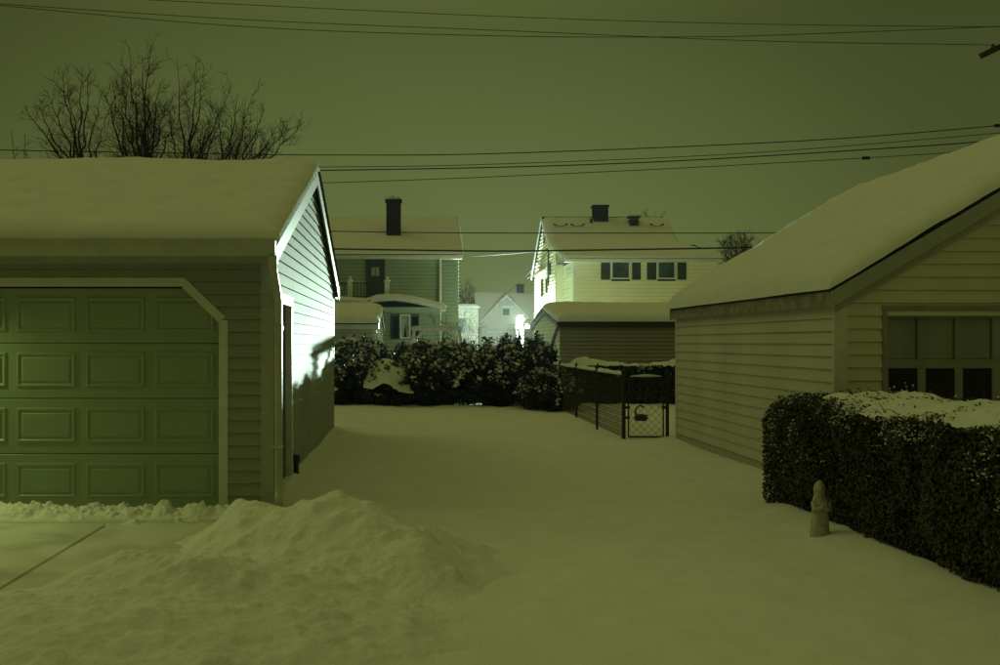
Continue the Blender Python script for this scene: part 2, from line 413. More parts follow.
# downspout with elbows and kick-out
dsx = GX + .055
def spout(pts, w=.075, d=.055):
    m = MB(); 
    m.tube(pts, .042, 8); return m
spout([(dsx, ye - .06, ze - .10), (dsx, ye - .06, ze - .16), (dsx, ye + .02, ze - .23), (dsx, GY0 - .06, ze - .42), (dsx, GY0 + .0, ze - .50), (dsx, GY0 + .01, 1.0), (dsx, GY0 + .01, .22), (dsx + .01, GY0 - .02, .13), (dsx + .03, GY0 - .12, .07)]).build('downspout', SPOUT, gl, True)
for z in (1.75, .6): MB().box(dsx - .05, dsx + .05, GY0 - .045, GY0 + .065, z, z + .03).build('downspout_strap', SPOUT, gl)
# sectional door
DY = GY0 + .055
W4 = (DX1 - DX0) / 4
for r in range(4):
    z0 = .0 + r * .54; z1 = z0 + .536
    mb = MB(); top = r == 3
    if top:
        pts = [(DX0, z0), (DX1, z0), (DX1, DZ1 - CH), (DX1 - CH, z1), (DX0 + CH, z1), (DX0, DZ1 - CH)]
    else: pts = [(DX0, z0), (DX1, z0), (DX1, z1), (DX0, z1)]
    k = len(pts); bv = .008
    cx = sum(p[0] for p in pts) / k; cz = (z0 + z1) / 2
    ins = [(p[0] + (bv if p[0] < cx else -bv), p[1] + (bv if p[1] < cz else -bv)) for p in pts]
    mb.add([(x, DY + .04, z) for x, z in pts] + [(x, DY + .008, z) for x, z in pts] + [(x, DY, z) for x, z in ins],
           [(tuple(range(k)))] + [(i, (i + 1) % k, (i + 1) % k + k, i + k) for i in range(k)] + [(i + k, (i + 1) % k + k, (i + 1) % k + 2 * k, i + 2 * k) for i in range(k)] + [tuple(range(2 * k, 3 * k))])
    so = mb.build('door_section', DOOR_L, gl)
    for c in range(4):
        x0 = DX0 + c * W4 + .05; x1 = x0 + W4 - .10
        pr = [(0, -.0005), (.006, .010), (.020, .012), (.034, .001), (.046, -.0002), (.062, .0095), (.066, .010)]
        b = rings(x0, x1, z0 + .11, z0 + .45, DY, pr)
        b.build('panel', DOOR_L, so)
# door trim following the cut corner
def strip(pts, w, y0, y1, m, name='door_trim'):
    for i in range(len(pts) - 1):
        (xa, za), (xb, zb) = pts[i], pts[i + 1]
        d = Vector((xb - xa, zb - za)).normalized(); nn = Vector((-d.y, d.x)) * w
        q = [(x, y, z) for y in (y0 - .0015 * i, y1) for (x, z) in ((xa, za), (xb, zb), (xa + nn.x, za + nn.y), (xb + nn.x, zb + nn.y))]
        MB().hexa(q).build(name, m, gl, bevel=.004)
strip([(DX1 + .01, 0), (DX1 + .01, DZ1 - CH + .012)], -.085, GY0 - .026, DY + .03, TRIM)
strip([(DX1 + .012, DZ1 - CH - .015), (DX1 - CH - .03, DZ1 + .012)], -.085, GY0 - .029, DY + .03, TRIM)
strip([(DX1 - CH + .02, DZ1 + .01), (DX0 + CH - .02, DZ1 + .01)], -.085, GY0 - .027, DY + .03, TRIM)
strip([(DX0 + CH + .03, DZ1 + .012), (DX0 - .012, DZ1 - CH - .015)], -.085, GY0 - .029, DY + .03, TRIM)
strip([(DX0 - .01, DZ1 - CH + .012), (DX0 - .01, 0)], -.085, GY0 - .026, DY + .03, TRIM)
# side door
sd = MB().box(GX - .085, GX - .04, SDY0 + .05, SDY1 - .05, .03, SDZ - .05).build('side_door', DOOR_D, gl, bevel=.004)
MB().lathe([(.012, 0), (.02, .012), (.028, .03), (.026, .045), (.008, .052)], 12, (0, 0, 0)).build('tmp', BRASS)
kn = bpy.data.objects['tmp']; kn.name = 'knob'; kn.parent = sd; kn.location = Vector((GX - .04, SDY0 + .14, .80)) - LOC[gl.name]; kn.rotation_euler = (0, R(90), 0)
for y0, y1 in ((SDY0 - .045, SDY0 + .055), (SDY1 - .055, SDY1 + .055)):
    MB().box(GX - .09, GX + .032, y0, y1, 0, SDZ).build('door_jamb', TRIM, gl, bevel=.004)
MB().box(GX - .09, GX + .036, SDY0 - .05, SDY1 + .06, SDZ - .05, SDZ + .06).build('door_head', TRIM, gl, bevel=.004)
# black capped pipe by the side wall
pv = thing('vent_pipe', 'short black capped pipe standing out of snow against the garage side wall', 'pipe', (GX + .055, 10.98, 0))
MB().lathe([(.03, -.1), (.03, .30)], 12, (GX + .055, 10.98, .0)).build('pipe', DARKM, pv)
MB().lathe([(.038, .27), (.045, .28), (.045, .34), (.03, .36)], 12, (GX + .055, 10.98, .0)).build('cap', DARKM, pv)

# ------------------------------------------------------------------ right garage, gable to the drive
HX, HY0, HY1 = 4.34, 9.92, 15.80; HXC = 7.34; HX1 = 2 * HXC - HX; HZT, HZR = 2.20, 3.98
gr = thing('garage', 'cream sided gabled garage with deep roof snow behind the hedge at right', 'garage', (HXC, HY0, 0))
body(gr, HX + .05, HX1 - .05, HY0 + .12, HY1 - .05, HZT, 'y', HZR - .03)
siding(gr, (HX, 0, 0), (0, 1, 0), (-1, 0, 0), lambda z: (HY0 + .02, HY1 - .06), .16, HZT, .132, SID_R)
hs = (HZR - HZT) / (HXC - HX); RD0, RD1, RDZ = 4.86, 9.82, 1.95
siding(gr, (0, HY0, 0), (1, 0, 0), (0, -1, 0), lambda z: (HX + .115 + max(0, z - HZT) / hs, HX1 - .115 - max(0, z - HZT) / hs), .05, HZR - .08, .132, SID_R, lambda z: [(RD0, RD1)] if z < RDZ else [])
MB().box(HX - .022, HX + .115, HY0 - .024, HY0 + .02, 0, HZT + .04).build('corner_board', TRIM, gr)
MB().box(HX - .022, HX + .02, HY1 - .06, HY1 + .03, 0, HZT).build('corner_board', TRIM, gr)
MB().box(HX - .004, HX + .06, HY0 + .03, HY1 - .02, -.1, .155).build('foundation', STONE, gr)
gable(gr, 'y', HY0, HY1, HX, HX1, HZT, HZR,   .09, .10, .035, .21, dict(fascia=OLDW, barge=TRIM_D), na=90, nb=120, seed=5, barge=.17, snow_edge=.32)
# thin second rake board, gives the stepped shadow line under the barge
for sg in (-1, 1):
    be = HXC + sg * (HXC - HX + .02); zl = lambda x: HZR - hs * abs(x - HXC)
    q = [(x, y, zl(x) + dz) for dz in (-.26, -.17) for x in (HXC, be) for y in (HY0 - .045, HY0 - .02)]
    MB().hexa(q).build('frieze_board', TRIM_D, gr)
# old panel door with a row of dark lights
dy = HY0 + .05
dpan = MB().box(RD0, RD1, dy + .02, dy + .05, 0, RDZ).build('door_leaf', DOOR_R, gr)
nx = 13; pw = (RD1 - RD0) / nx
rows = [(0, .10), (.50, .58), (.95, 1.02), (1.36, 1.45), (1.87, RDZ)]
for z0, z1 in rows: MB().box(RD0, RD1, dy - .012, dy + .02, z0, z1).build('door_rail', DOOR_R, gr, bevel=.005)
for i in range(nx + 1):
    x = RD0 + i * pw
    for (za, zb) in ((.10, .50), (.58, .95), (1.02, 1.36), (1.45, 1.87)):
        MB().box(max(RD0, x - .042), min(RD1, x + .042), dy - .012, dy + .02, za, zb).build('door_stile', DOOR_R, gr, bevel=.005)
for i in range(nx):
    MB().box(RD0 + i * pw + .042, RD0 + (i + 1) * pw - .042, dy + .006, dy + .016, 1.02, 1.36).build('door_pane', GLASSD, gr)
    for za, zb in ((.10, .50), (.58, .95), (1.45, 1.87)):
        rings(RD0 + i * pw + .043, RD0 + (i + 1) * pw - .043, za + .001, zb - .001, dy + .016, [(0, 0), (.012, .004), (.024, .001), (.03, .001)]).build('door_panel', DOOR_R, gr)
for x0, x1, z0, z1 in ((RD0 - .05, RD0 + .002, 0, RDZ), (RD1 - .002, RD1 + .05, 0, RDZ), (RD0 - .05, RD1 + .05, RDZ - .003, RDZ + .05)):
    MB().box(x0, x1, HY0 - .03, dy + .02, z0, z1).build('door_frame', DOOR_R, gr, bevel=.004)

# ------------------------------------------------------------------ hedges and shrubs
def leaves(P, Nn, size, jit=.7, asp=.55, r=rng):
    """one small kite per leaf, facing roughly along Nn"""
    n = len(P)
    d = Nn + r.normal(0, jit, (n, 3)); d /= np.linalg.norm(d, axis=1, keepdims=True) + 1e-9
    t = r.normal(0, 1, (n, 3)); t[:, 2] += .5; t -= d * (t * d).sum(1, keepdims=True); t /= np.linalg.norm(t, axis=1, keepdims=True) + 1e-9
    b = np.cross(d, t); s = size * r.uniform(.6, 1.3, (n, 1))
    return np.stack([P - t * s, P + b * s * asp - t * s * .1 + d * s * .12, P + t * s, P - b * s * asp - t * s * .1 + d * s * .12], 1)
def lumps(P, S, flat=.7, n_sub=1, r=rng):
    """little irregular snow lumps, joined"""
    bm = bmesh.new(); bmesh.ops.create_icosphere(bm, subdivisions=n_sub, radius=1)
    bv = np.array([v.co[:] for v in bm.verts]); bf = np.array([[v.index for v in f.verts] for f in bm.faces]); bm.free()
    n = len(P); k = len(bv)
    sc = S.reshape(-1, 1, 1) * r.uniform(.75, 1.25, (n, k, 1)) if S.ndim == 1 else S[:, None, :] * r.uniform(.75, 1.25, (n, k, 1))
    V = bv[None] * sc; V[:, :, 2] *= flat
    a = r.uniform(0, 6.28, n)[:, None]; x = V[:, :, 0] * np.cos(a) - V[:, :, 1] * np.sin(a); y = V[:, :, 0] * np.sin(a) + V[:, :, 1] * np.cos(a)
    V = np.stack([x, y, V[:, :, 2]], -1) + P[:, None]
    Fc = bf[None] + (np.arange(n) * k)[:, None, None]
    return V.reshape(-1, 3), Fc.reshape(-1, 3)
def tris_mesh(name, v, f, m, parent, kind=None, sm=True):
    off = np.array(LOC.get(parent.name, Vector())) if parent is not None else 0
    me = bpy.data.meshes.new(name); me.vertices.add(len(v)); me.vertices.foreach_set('co', (v - off).ravel())
    me.loops.add(f.size); me.loops.foreach_set('vertex_index', f.ravel().astype(np.int32))
    me.polygons.add(len(f)); me.polygons.foreach_set('loop_start', (np.arange(len(f)) * 3).astype(np.int32))
    me.polygons.foreach_set('use_smooth', np.full(len(f), sm)); me.update(calc_edges=True)
    o = link_mesh(name, me, m, parent)
    if kind: o['kind'] = kind
    return o
def box_hedge(root, x0, x1, y0, y1, zt, dens, lsize, snowT, leafm, res, seed, bare=None, speck=600):
    r = np.random.default_rng(seed)
    # near-black solid, painting in the shade between the leaves
    b = MB(); ins = .10; b.box(x0 + ins, x1 - ins, y0 + ins, y1 - ins, -.05, zt - .10).build('shade_core', CORE, root)
    shoulder = lambda x, y: .16 * smooth(.35, 0, y1 - y) ** 2 + .05 * smooth(.25, 0, np.minimum(x - x0, x1 - x)) if False else .16 * (1 - smooth(0, .4, y1 - y)) ** 2 + .05 * (1 - smooth(0, .22, np.minimum(x - x0, x1 - x)))
    def bul(x, y, z, s): return .11 * fbm((x + y) * 1.7 + s, z * 1.7, seed + s, 4)
    faces = []
    A = [((y1 - y0) * zt, 'l'), ((y1 - y0) * zt, 'r'), ((x1 - x0) * zt, 'f'), ((x1 - x0) * zt, 'b'), ((x1 - x0) * (y1 - y0), 't')]
    Ps = []; Ns = []
    for area, k in A:
        n = int(area * dens); u = r.uniform(0, 1, n); v = r.uniform(0, 1, n)
        depth = np.abs(r.normal(0, .05, n))
        if k in 'lr':
            y = y0 + u * (y1 - y0); z = v ** .9 * zt; o = bul(y, 0 * y, z, 1); rnd = .10 * np.clip((z - zt + .15) / .15, 0, 1) ** 2 + .05 * (1 - np.clip(z / .25, 0, 1))
            x = (x0 - o + depth + rnd) if k == 'l' else (x1 + o - depth - rnd); N = np.array([-1 if k == 'l' else 1, 0, .25])
        elif k in 'fb':
            x = x0 + u * (x1 - x0); z = v * zt; o = bul(x, 0 * x, z, 2); rnd = .10 * np.clip((z - zt + .15) / .15, 0, 1) ** 2
            y = (y0 - o + depth + rnd) if k == 'f' else (y1 + o - depth - rnd); N = np.array([0, -1 if k == 'f' else 1, .25])
        else:
            x = x0 + u * (x1 - x0); y = y0 + v * (y1 - y0); z = zt + .6 * bul(x, y, 0 * x, 3) - depth + np.where(r.uniform(0, 1, n) < .25, np.abs(r.normal(0, .035, n)), 0) * np.clip(.5 + 2 * fbm(x * 3, y * 3, seed + 71), 0, 1.3); N = np.array([0, 0, 1.])
        Ps.append(np.stack([x, y, z], 1)); Ns.append(np.tile(N, (n, 1)))
    P = np.concatenate(Ps); Nn = np.concatenate(Ns)
    P[:, 2] -= shoulder(P[:, 0], P[:, 1]) * np.clip(P[:, 2] / zt, 0, 1) ** 4
    quads_mesh('foliage', leaves(P, Nn, lsize, r=r), leafm, root, kind='stuff')
    # twigs sticking out
    tw = MB()
    for i in range(int((y1 - y0) * 26)):
        y = r.uniform(y0, y1); z = r.uniform(.15, zt); p = Vector((x0 + .06, y, z))
        q = p + Vector((-r.uniform(.06, .17), r.normal(0, .05), r.uniform(-.02, .12)))
        tw.tube([p, (p + q) / 2 + Vector((0, 0, .01)), q], [.004, .003, .002], 3, False)
    tw.build('twigs', BARK, root, kind='stuff')
    # snow on the top
    nx_ = int((x1 - x0 + .2) / res); ny_ = int((y1 - y0 + .2) / res)
    X, Y = np.meshgrid(np.linspace(x0 + .06, x1 - .06, nx_), np.linspace(y0 + .06, y1 - .08, ny_))
    e = np.minimum(np.minimum(X - x0, x1 - X), np.minimum(Y - y0, y1 - Y)) + .16 * fbm(X * 3.5, Y * 3.5, seed + 31) + .07 * fbm(X * 11, Y * 11, seed + 37) - .01
    lump = .34 + .7 * fbm(X * 1.5, Y * 1.5, seed + 33, 2) + .55 * (1 - np.abs(fbm(X * 3.0, Y * 3.0, seed + 35, 1)) * 2) * .6 + .22 * fbm(X * 8, Y * 8, seed + 36, 2)
    t = snowT * np.clip(lump, .05, 1.4) * np.clip(e / .30, 0, 1) ** .6
    if bare is not None: t = t - bare(X, Y)
    Z = zt - .035 - shoulder(X, Y) + t - .10 * (1 - smooth(-.07, .04, e))
    grid_mesh('snow_cap', X, Y, Z, SNOWC, root)
    # snow caught on the leaves
    up = r.uniform(0, 1, len(P)) < (speck / len(P)) * np.clip((P[:, 2] / zt - .30) * 1.9, 0, 3) ** 2 * np.clip(.25 + 5 * fbm((P[:, 0] + P[:, 1]) * 3.6, P[:, 2] * 5, seed + 51, 4) - .4, 0, 3)
    Q = P[up] + Nn[up] * .015
    v, f = lumps(Q, r.uniform(.004, .0105, len(Q)) * (lsize / .0175), r=r)
    tris_mesh('snow_specks', v, f, SNOWC, root, kind='stuff')

hr = thing('hedge', 'clipped dark leafy hedge with lumpy snow cap, in front of the right garage', 'hedge', (4.3, 6.5, 0))
box_hedge(hr, 3.58, 4.75, 3.4, 9.84, 1.10, 7000, .0175, .165, LEAF, .028, 11, bare=lambda X, Y: .08 * smooth(8.6, 9.8, Y + .3 * fbm(X * 3, Y * 3, 5)), speck=26000)

def shrub(label, px0, px1, pyt, D, depth, n_cl, seed, snow=1.0, lsize=.055, group='evergreen shrubs at the far end of the yard', flat=None, spiky=.5, smax=.105):
    r = np.random.default_rng(seed)
    xa, xb = (px0 - VX) * D / F, (px1 - VX) * D / F; zt = CAM_Z - (pyt - VY) * D / F
    cx = (xa + xb) / 2; rx = (xb - xa) / 2
    root = thing('shrub', label, 'shrub', (cx, D, 0), group)
    # stems
    mb = MB()
    for i in range(6):
        a = r.uniform(0, 6.28); q = Vector((cx + math.cos(a) * rx * .5, D + math.sin(a) * depth * .4, zt * .6))
        p = Vector((cx + r.normal(0, .05), D + r.normal(0, .05), -.05)); mb.tube([p, p.lerp(q, .5) + Vector((0, 0, .1)), q], [.03, .02, .01], 5)
    mb.build('stem', BARK, root, kind='stuff')
    # black solid inside, its colour standing in for shade among the sprays
    bm = bmesh.new(); bmesh.ops.create_icosphere(bm, subdivisions=3, radius=1)
    for v in bm.verts:
        k = 1 + .25 * float(fbm(np.array(v.co.x * 1.7 + seed), np.array(v.co.z * 1.7 + v.co.y), seed))
        zz = v.co.z * .5 + .5
        v.co = Vector((cx + v.co.x * rx * .80 * k - LOC[root.name].x, v.co.y * depth * .8 * k, -.05 + zz * (zt * .80) * k))
    me = bpy.data.meshes.new('shade_core'); bm.to_mesh(me); bm.free(); link_mesh('shade_core', me, CORE, root)
    # sprays of leaves
    u = r.normal(0, 1, (n_cl * 3, 3)); u /= np.linalg.norm(u, axis=1, keepdims=True)
    u = u[(u[:, 2] > -.75) & (u[:, 1] < .55)][:n_cl]; n = len(u)
    bulge = 1 + .22 * fbm(u[:, 0] * 2.2 + seed, u[:, 2] * 2.2 + u[:, 1], seed + 3)
    rr = r.uniform(.80, 1.04, n) * bulge
    sgn = np.sign(u) * np.abs(u) ** .75
    C = np.stack([cx + sgn[:, 0] * rx * rr, D + sgn[:, 1] * depth * rr, (sgn[:, 2] * .5 + .5) * zt * rr], 1)
    if flat is not None: C[:, 2] = np.minimum(C[:, 2], flat + r.normal(0, .05, n))
    C[:, 2] = np.clip(C[:, 2], .06, None)
    m = 46
    ax = u * .8 + np.array([0, 0, spiky]) ; ax /= np.linalg.norm(ax, axis=1, keepdims=True)
    ln = r.uniform(.10, .22, (n, 1)) * (1 + .5 * (u[:, 2:3] > .5))
    tt = r.uniform(-.4, 1, (n, m, 1))
    Pp = C[:, None] + ax[:, None] * (tt * ln[:, None]) + r.normal(0, .055, (n, m, 3)) * (1.15 - .6 * np.clip(tt, 0, 1))
    Nn = np.repeat(ax[:, None] * .4, m, 1) + r.normal(0, .6, (n, m, 3))
    quads_mesh('foliage', leaves(Pp.reshape(-1, 3), Nn.reshape(-1, 3), lsize, .5, .4, r), LEAF2, root, kind='stuff')
    # snow held by the sprays
    w = np.clip(.50 + u[:, 2] * .7 + .25 * (C[:, 2] / zt), 0, 1) * snow * smooth(.12, .42, C[:, 2] / zt)
    k = r.uniform(0, 1, n) < w
    Q = C[k] + ax[k] * ln[k] * .55 + np.array([0, -.02, .02]); S = r.uniform(.35, 1, len(Q)) ** 1.3 * smax
    Q2 = np.repeat(Q, 6, 0) + r.normal(0, .62, (len(Q) * 6, 3)) * np.repeat(S, 6)[:, None] * np.array([1.1, .9, .8]) + np.repeat(ax[k] * S[:, None], 6, 0) * r.uniform(-1.2, .9, (len(Q) * 6, 1)); S2 = np.repeat(S, 6) * r.uniform(.25, .72, len(Q) * 6)
    v, f = lumps(Q2, S2, .72, 2, r)
    # break the outline with noise
    v += .016 * np.stack([vnoise(v[:, 0] * 22, v[:, 2] * 22 + v[:, 1] * 9, 7), vnoise(v[:, 1] * 22, v[:, 2] * 22, 8), vnoise(v[:, 0] * 22, v[:, 1] * 22 + 4, 9)], 1)
    tris_mesh('snow_clumps', v, f, SNOWC, root, kind='stuff')
    return root, cx, zt
shrub('tall snow-flecked evergreen shrub just behind the sage garage corner', 322, 378, 352, 25.2, .75, 210, 21)
low, lcx, lz = shrub('low spreading shrub bent under one broad slab of snow', 362, 416, 368, 24.7, .6, 120, 22, snow=.2, flat=.95)
shrub('slim upright shrub rising behind the snow slab below the triple window', 372, 408, 350, 26.0, .5, 100, 23, snow=.45, spiky=.9)
shrub('broadest and fullest snow-clumped shrub, below the swing frame', 402, 476, 350, 25.0, .85, 330, 24)
shrub('rounded snow-clumped shrub below the small distant gabled house', 466, 520, 348, 25.1, .8, 230, 25)
shrub('dark upright shrub with bare top tips below the bright lamp', 508, 553, 346, 25.6, .7, 200, 26, snow=.4, spiky=.9)
shrub('low frosted shrub beside the far end of the wire fence', 522, 573, 377, 23.6, .65, 190, 27, snow=.95, lsize=.04, smax=.075)
# the slab of snow lying on the bent shrub
xx = np.linspace(lcx - .62, lcx + .62, 60); yy = np.linspace(23.95, 25.3, 50); X, Y = np.meshgrid(xx, yy)
e = 1 - np.sqrt(((X - lcx) / .58) ** 2 + ((Y - 24.65) / .62) ** 2) + .16 * fbm(X * 3, Y * 3, 91)
Z = .78 + .28 * (Y - 24.2) + .05 * fbm(X * 2, Y * 2, 93) - .12 * (X - lcx) + .16 * np.sqrt(np.clip(e * 2.5, 0, 1)) - np.where(e < 0, .25 * np.clip(-e * 4, 0, 1) + .02, 0)
grid_mesh('snow_slab', X, Y, Z, SNOWC, low)
hb = thing('hedge', 'clipped dark hedge with puffy snow cap behind the wire fence', 'hedge', (5.4, 25.3, 0))
box_hedge(hb, 4.05, 8.6, 24.9, 25.9, 1.00, 1300, .045, .27, LEAF2, .05, 37, speck=3000)

# ------------------------------------------------------------------ chain-link fence with gate
fx = 3.56; FY0, FY1, FZ = 16.2, 24.2, 1.08
fe = thing('chain_link_fence', 'black chain link fence with snow on its top rail', 'fence', (fx, FY0, 0))
def link_mesh_panel(o, U, length, z0, z1, root, d=.055, r=.0048):
    o = Vector(o); U = Vector(U); mb = MB(); nx = int(length / d); nz = int((z1 - z0) / d)
    N = U.cross(Vector((0, 0, 1)))
    for i in range(nx):
        pts = [o + U * ((i + (j + i) % 2) * length / nx) + Vector((0, 0, z0 + j * (z1 - z0) / nz)) + N * (.003 if j % 2 else -.003) for j in range(nz + 1)]
        mb.tube(pts, r, 3, False)
    return mb.build('wire_mesh', BLACK, root, kind='stuff')
posts = [16.2, 18.5, 20.8, 23.1, 24.25]
for y in posts:
    r_ = .034 if y == 16.2 else .024
    MB().lathe([(r_, -.2), (r_, 1.10), (r_ * 1.15, 1.10), (r_ * 1.15, 1.14), (r_ * .6, 1.18), (.005, 1.19)], 10, (fx, y, 0)).build('post', BLACK, fe)
MB().tube([(fx, FY0, FZ), (fx, FY1, FZ)], .02, 8).build('top_rail', BLACK, fe)
link_mesh_panel((fx + .03, FY0 + .03, 0), (0, 1, 0), FY1 - FY0 - .05, .02, FZ, fe)
def rail_snow(p, q, root, r=.038, seed=1):
    p = Vector(p); q = Vector(q); n = max(8, int((q - p).length / .06)); U = (q - p).normalized(); S = U.cross(Vector((0, 0, 1)))
    t = np.linspace(0, 1, n); rad = r * (1 + .3 * vnoise(t * (q - p).length * 3.1, t * 0, seed)) * np.sqrt(np.clip(np.minimum(t, 1 - t) * n / 4, .02, 1))
    a = np.linspace(-.25, math.pi + .25, 9)
    X = np.zeros((n, 9)); Y = X.copy(); Z = X.copy()
    for i in range(n):
        c = p + (q - p) * t[i]
        X[i] = c.x + S.x * np.cos(a) * rad[i]; Y[i] = c.y + S.y * np.cos(a) * rad[i]; Z[i] = c.z + .012 + np.sin(a) * rad[i] * 1.25
    grid_mesh('rail_snow', X, Y, Z, SNOWC, root)
for a, b in zip(posts[:-1], posts[1:]): rail_snow((fx, a + .05, FZ), (fx, b - .05, FZ), fe, seed=int(a))
ga = thing('chain_link_gate', 'black chain link gate between fence corner post and garage wall', 'gate', (fx + .37, FY0, 0))
gx0, gx1 = fx + .08, fx + .66
MB().tube([(gx0, FY0, .05), (gx0, FY0, 1.0), (gx0 + .04, FY0, 1.04), (gx1 - .04, FY0, 1.04), (gx1, FY0, 1.0), (gx1, FY0, .05)], .013, 8).build('gate_frame', BLACK, ga)
MB().tube([(gx0, FY0, .05), (gx1, FY0, .05)], .015, 8).build('bottom_rail', BLACK, ga)
link_mesh_panel((gx0 + .01, FY0 - .02, 0), (1, 0, 0), gx1 - gx0 - .02, .05, 1.03, ga, .058, .0046)
MB().box(gx1 - .03, gx1 + .07, FY0 - .035, FY0 + .0, .52, .56).build('latch', BLACK, ga, bevel=.004)
for z in (.35, .52): MB().box(fx + .02, gx0 + .02, FY0 - .03, FY0 + .03, z, z + .04).build('hinge', BLACK, ga, bevel=.004)
rail_snow((gx0 + .02, FY0, 1.045), (gx1 - .02, FY0, 1.045), ga, .03, 4)
gp = MB().lathe([(.029, -.2), (.029, 1.08), (.034, 1.08), (.034, 1.12), (.02, 1.16), (.004, 1.165)], 10, (gx1 + .07, FY0 + .01, 0)).build('gate_post', BLACK, None)
tag(gp, 'black latch post of the wire gate, nearest the cream garage wall', 'post')
# black swan ornament in the snow beyond the gate
swx, swy = (641 - VX) * 20.2 / F, 20.2
sw = thing('swan_ornament', 'small black long-necked bird ornament in snow beyond the gate', 'ornament', (swx, swy, 0))
MB().lathe([(.01, -.09), (.07, -.07), (.11, -.02), (.12, .02), (.09, .06), (.03, .085)], 14, (swx, swy, .05), 1.25, .8).build('body', DARKM, sw, True)
MB().tube([(swx - .08, swy, .07), (swx - .12, swy, .16), (swx - .10, swy, .25), (swx - .03, swy, .31), (swx + .03, swy, .29), (swx + .05, swy, .25)], [.03, .02, .016, .016, .02, .008], 8).build('neck', DARKM, sw, True)
MB().add([(swx + .08, swy - .03, .08), (swx + .08, swy + .03, .08), (swx + .2, swy, .13), (swx + .09, swy, .12)], [(0, 1, 2), (0, 2, 3), (1, 3, 2), (0, 3, 1)]).build('tail', DARKM, sw)

# ------------------------------------------------------------------ hooded garden statue
sx_, sy_ = 3.40, 8.06; gz = float(ground_h(np.array(sx_), np.array(sy_))) - .03
st = thing('garden_statue', 'small weathered hooded stone figure standing in snow at the hedge foot', 'statue', (sx_, sy_, gz))
def loft(secs, n=18):
    mb = MB()
    for (z, cx, cy, rx, ry) in secs:
        for j in range(n):
            t = 2 * math.pi * j / n; fold = 1 + .05 * math.sin(7 * t + z * 9) * (1 if z < .28 else .2)
            mb.v.append((sx_ + cx + rx * fold * math.cos(t), sy_ + cy + ry * fold * math.sin(t), gz + z))
    for i in range(len(secs) - 1):
        for j in range(n): q = i * n; mb.f.append((q + j, q + (j + 1) % n, q + n + (j + 1) % n, q + n + j))
    mb.f.append(tuple(range(n))); e = (len(secs) - 1) * n; mb.f.append(tuple(range(e, e + n))); return mb
loft([(-.05, 0, 0, .085, .075), (.03, 0, 0, .078, .07), (.12, 0, 0, .070, .062), (.22, .002, 0, .067, .056), (.29, .004, 0, .070, .054), (.335, 0, 0, .058, .046), (.355, -.004, 0, .038, .036), (.37, -.006, 0, .03, .03)]).build('robe', STONE, st, True)
loft([(.325, 0, .006, .056, .046), (.35, -.004, .004, .046, .044), (.375, -.006, 0, .046, .046), (.41, -.007, -.002, .047, .047), (.44, -.006, 0, .040, .041), (.465, -.002, .004, .024, .026), (.48, .002, .006, .006, .007)]).build('hood', STONE, st, True)
MB().lathe([(.004, -.036), (.022, -.026), (.029, 0), (.026, .024), (.008, .036)], 12, (sx_ - .014, sy_ - .032, gz + .405), .9, .8).build('face', STONE, st, True)
for s in (-1, 1):
    MB().tube([(sx_ + s * .06, sy_ - .01, gz + .30), (sx_ + s * .062, sy_ - .035, gz + .245), (sx_ + s * .012, sy_ - .072, gz + .265), (sx_ + s * .006, sy_ - .078, gz + .31)], [.024, .024, .017, .007], 8).build('arm', STONE, st, True)

# ------------------------------------------------------------------ houses beyond the hedge
def window(root, x0, x1, z0, z1, y, fw=.07, m=TRIM, g=GLASSH, cross=True, curtain=False):
    for a, b, c, d in ((x0, x0 + fw, z0, z1), (x1 - fw, x1, z0, z1), (x0 + fw, x1 - fw, z1 - fw, z1), (x0 + fw, x1 - fw, z0, z0 + fw)):
        MB().box(a, b, y - .05, y + .03, c, d).build('window_frame', m, root)
    MB().box(x0 + fw, x1 - fw, y - .01, y + .01, z0 + fw, z1 - fw).build('pane', g, root)
    if cross: MB().box(x0 + fw, x1 - fw, y - .035, y - .012, (z0 + z1) / 2 - .025, (z0 + z1) / 2 + .025).build('meeting_rail', m, root)
    if curtain:
        n = 14; mb = MB()
        for s in (0, 1):
            xa = x0 + fw if s == 0 else x1 - fw; sg = 1 if s == 0 else -1
            v = []
            for i in range(n):
                u = i / (n - 1) * (x1 - x0) * .42
                v += [(xa + sg * u, y - .016 - .006 * math.sin(i * 2.2), z1 - fw), (xa + sg * u * .55, y - .016 - .006 * math.sin(i * 2.2), z0 + fw)]
            mb.add(v, [(2 * i, 2 * i + 1, 2 * i + 3, 2 * i + 2) for i in range(n - 1)])
        mb.build('curtain', CURT, root, kind='stuff')
def chimney(root, x, y, w, d, z0, z1, snow=True):
    c = MB().box(x - w / 2, x + w / 2, y - d / 2, y + d / 2, z0, z1).build('chimney', BRICK, root, bevel=.01)
    MB().box(x - w / 2 - .05, x + w / 2 + .05, y - d / 2 - .05, y + d / 2 + .05, z1 - .10, z1 - .005).build('chimney_cap', BRICK, c)
    if snow:
        v, f = lumps(np.array([[x - w * .22, y, z1 + .06], [x + w * .25, y, z1 + .05]]), np.array([[w * .33, d * .4, .2], [w * .28, d * .4, .15]]), .9, 2)
        tris_mesh('chimney_snow', v, f, SNOWC, c, 'stuff')

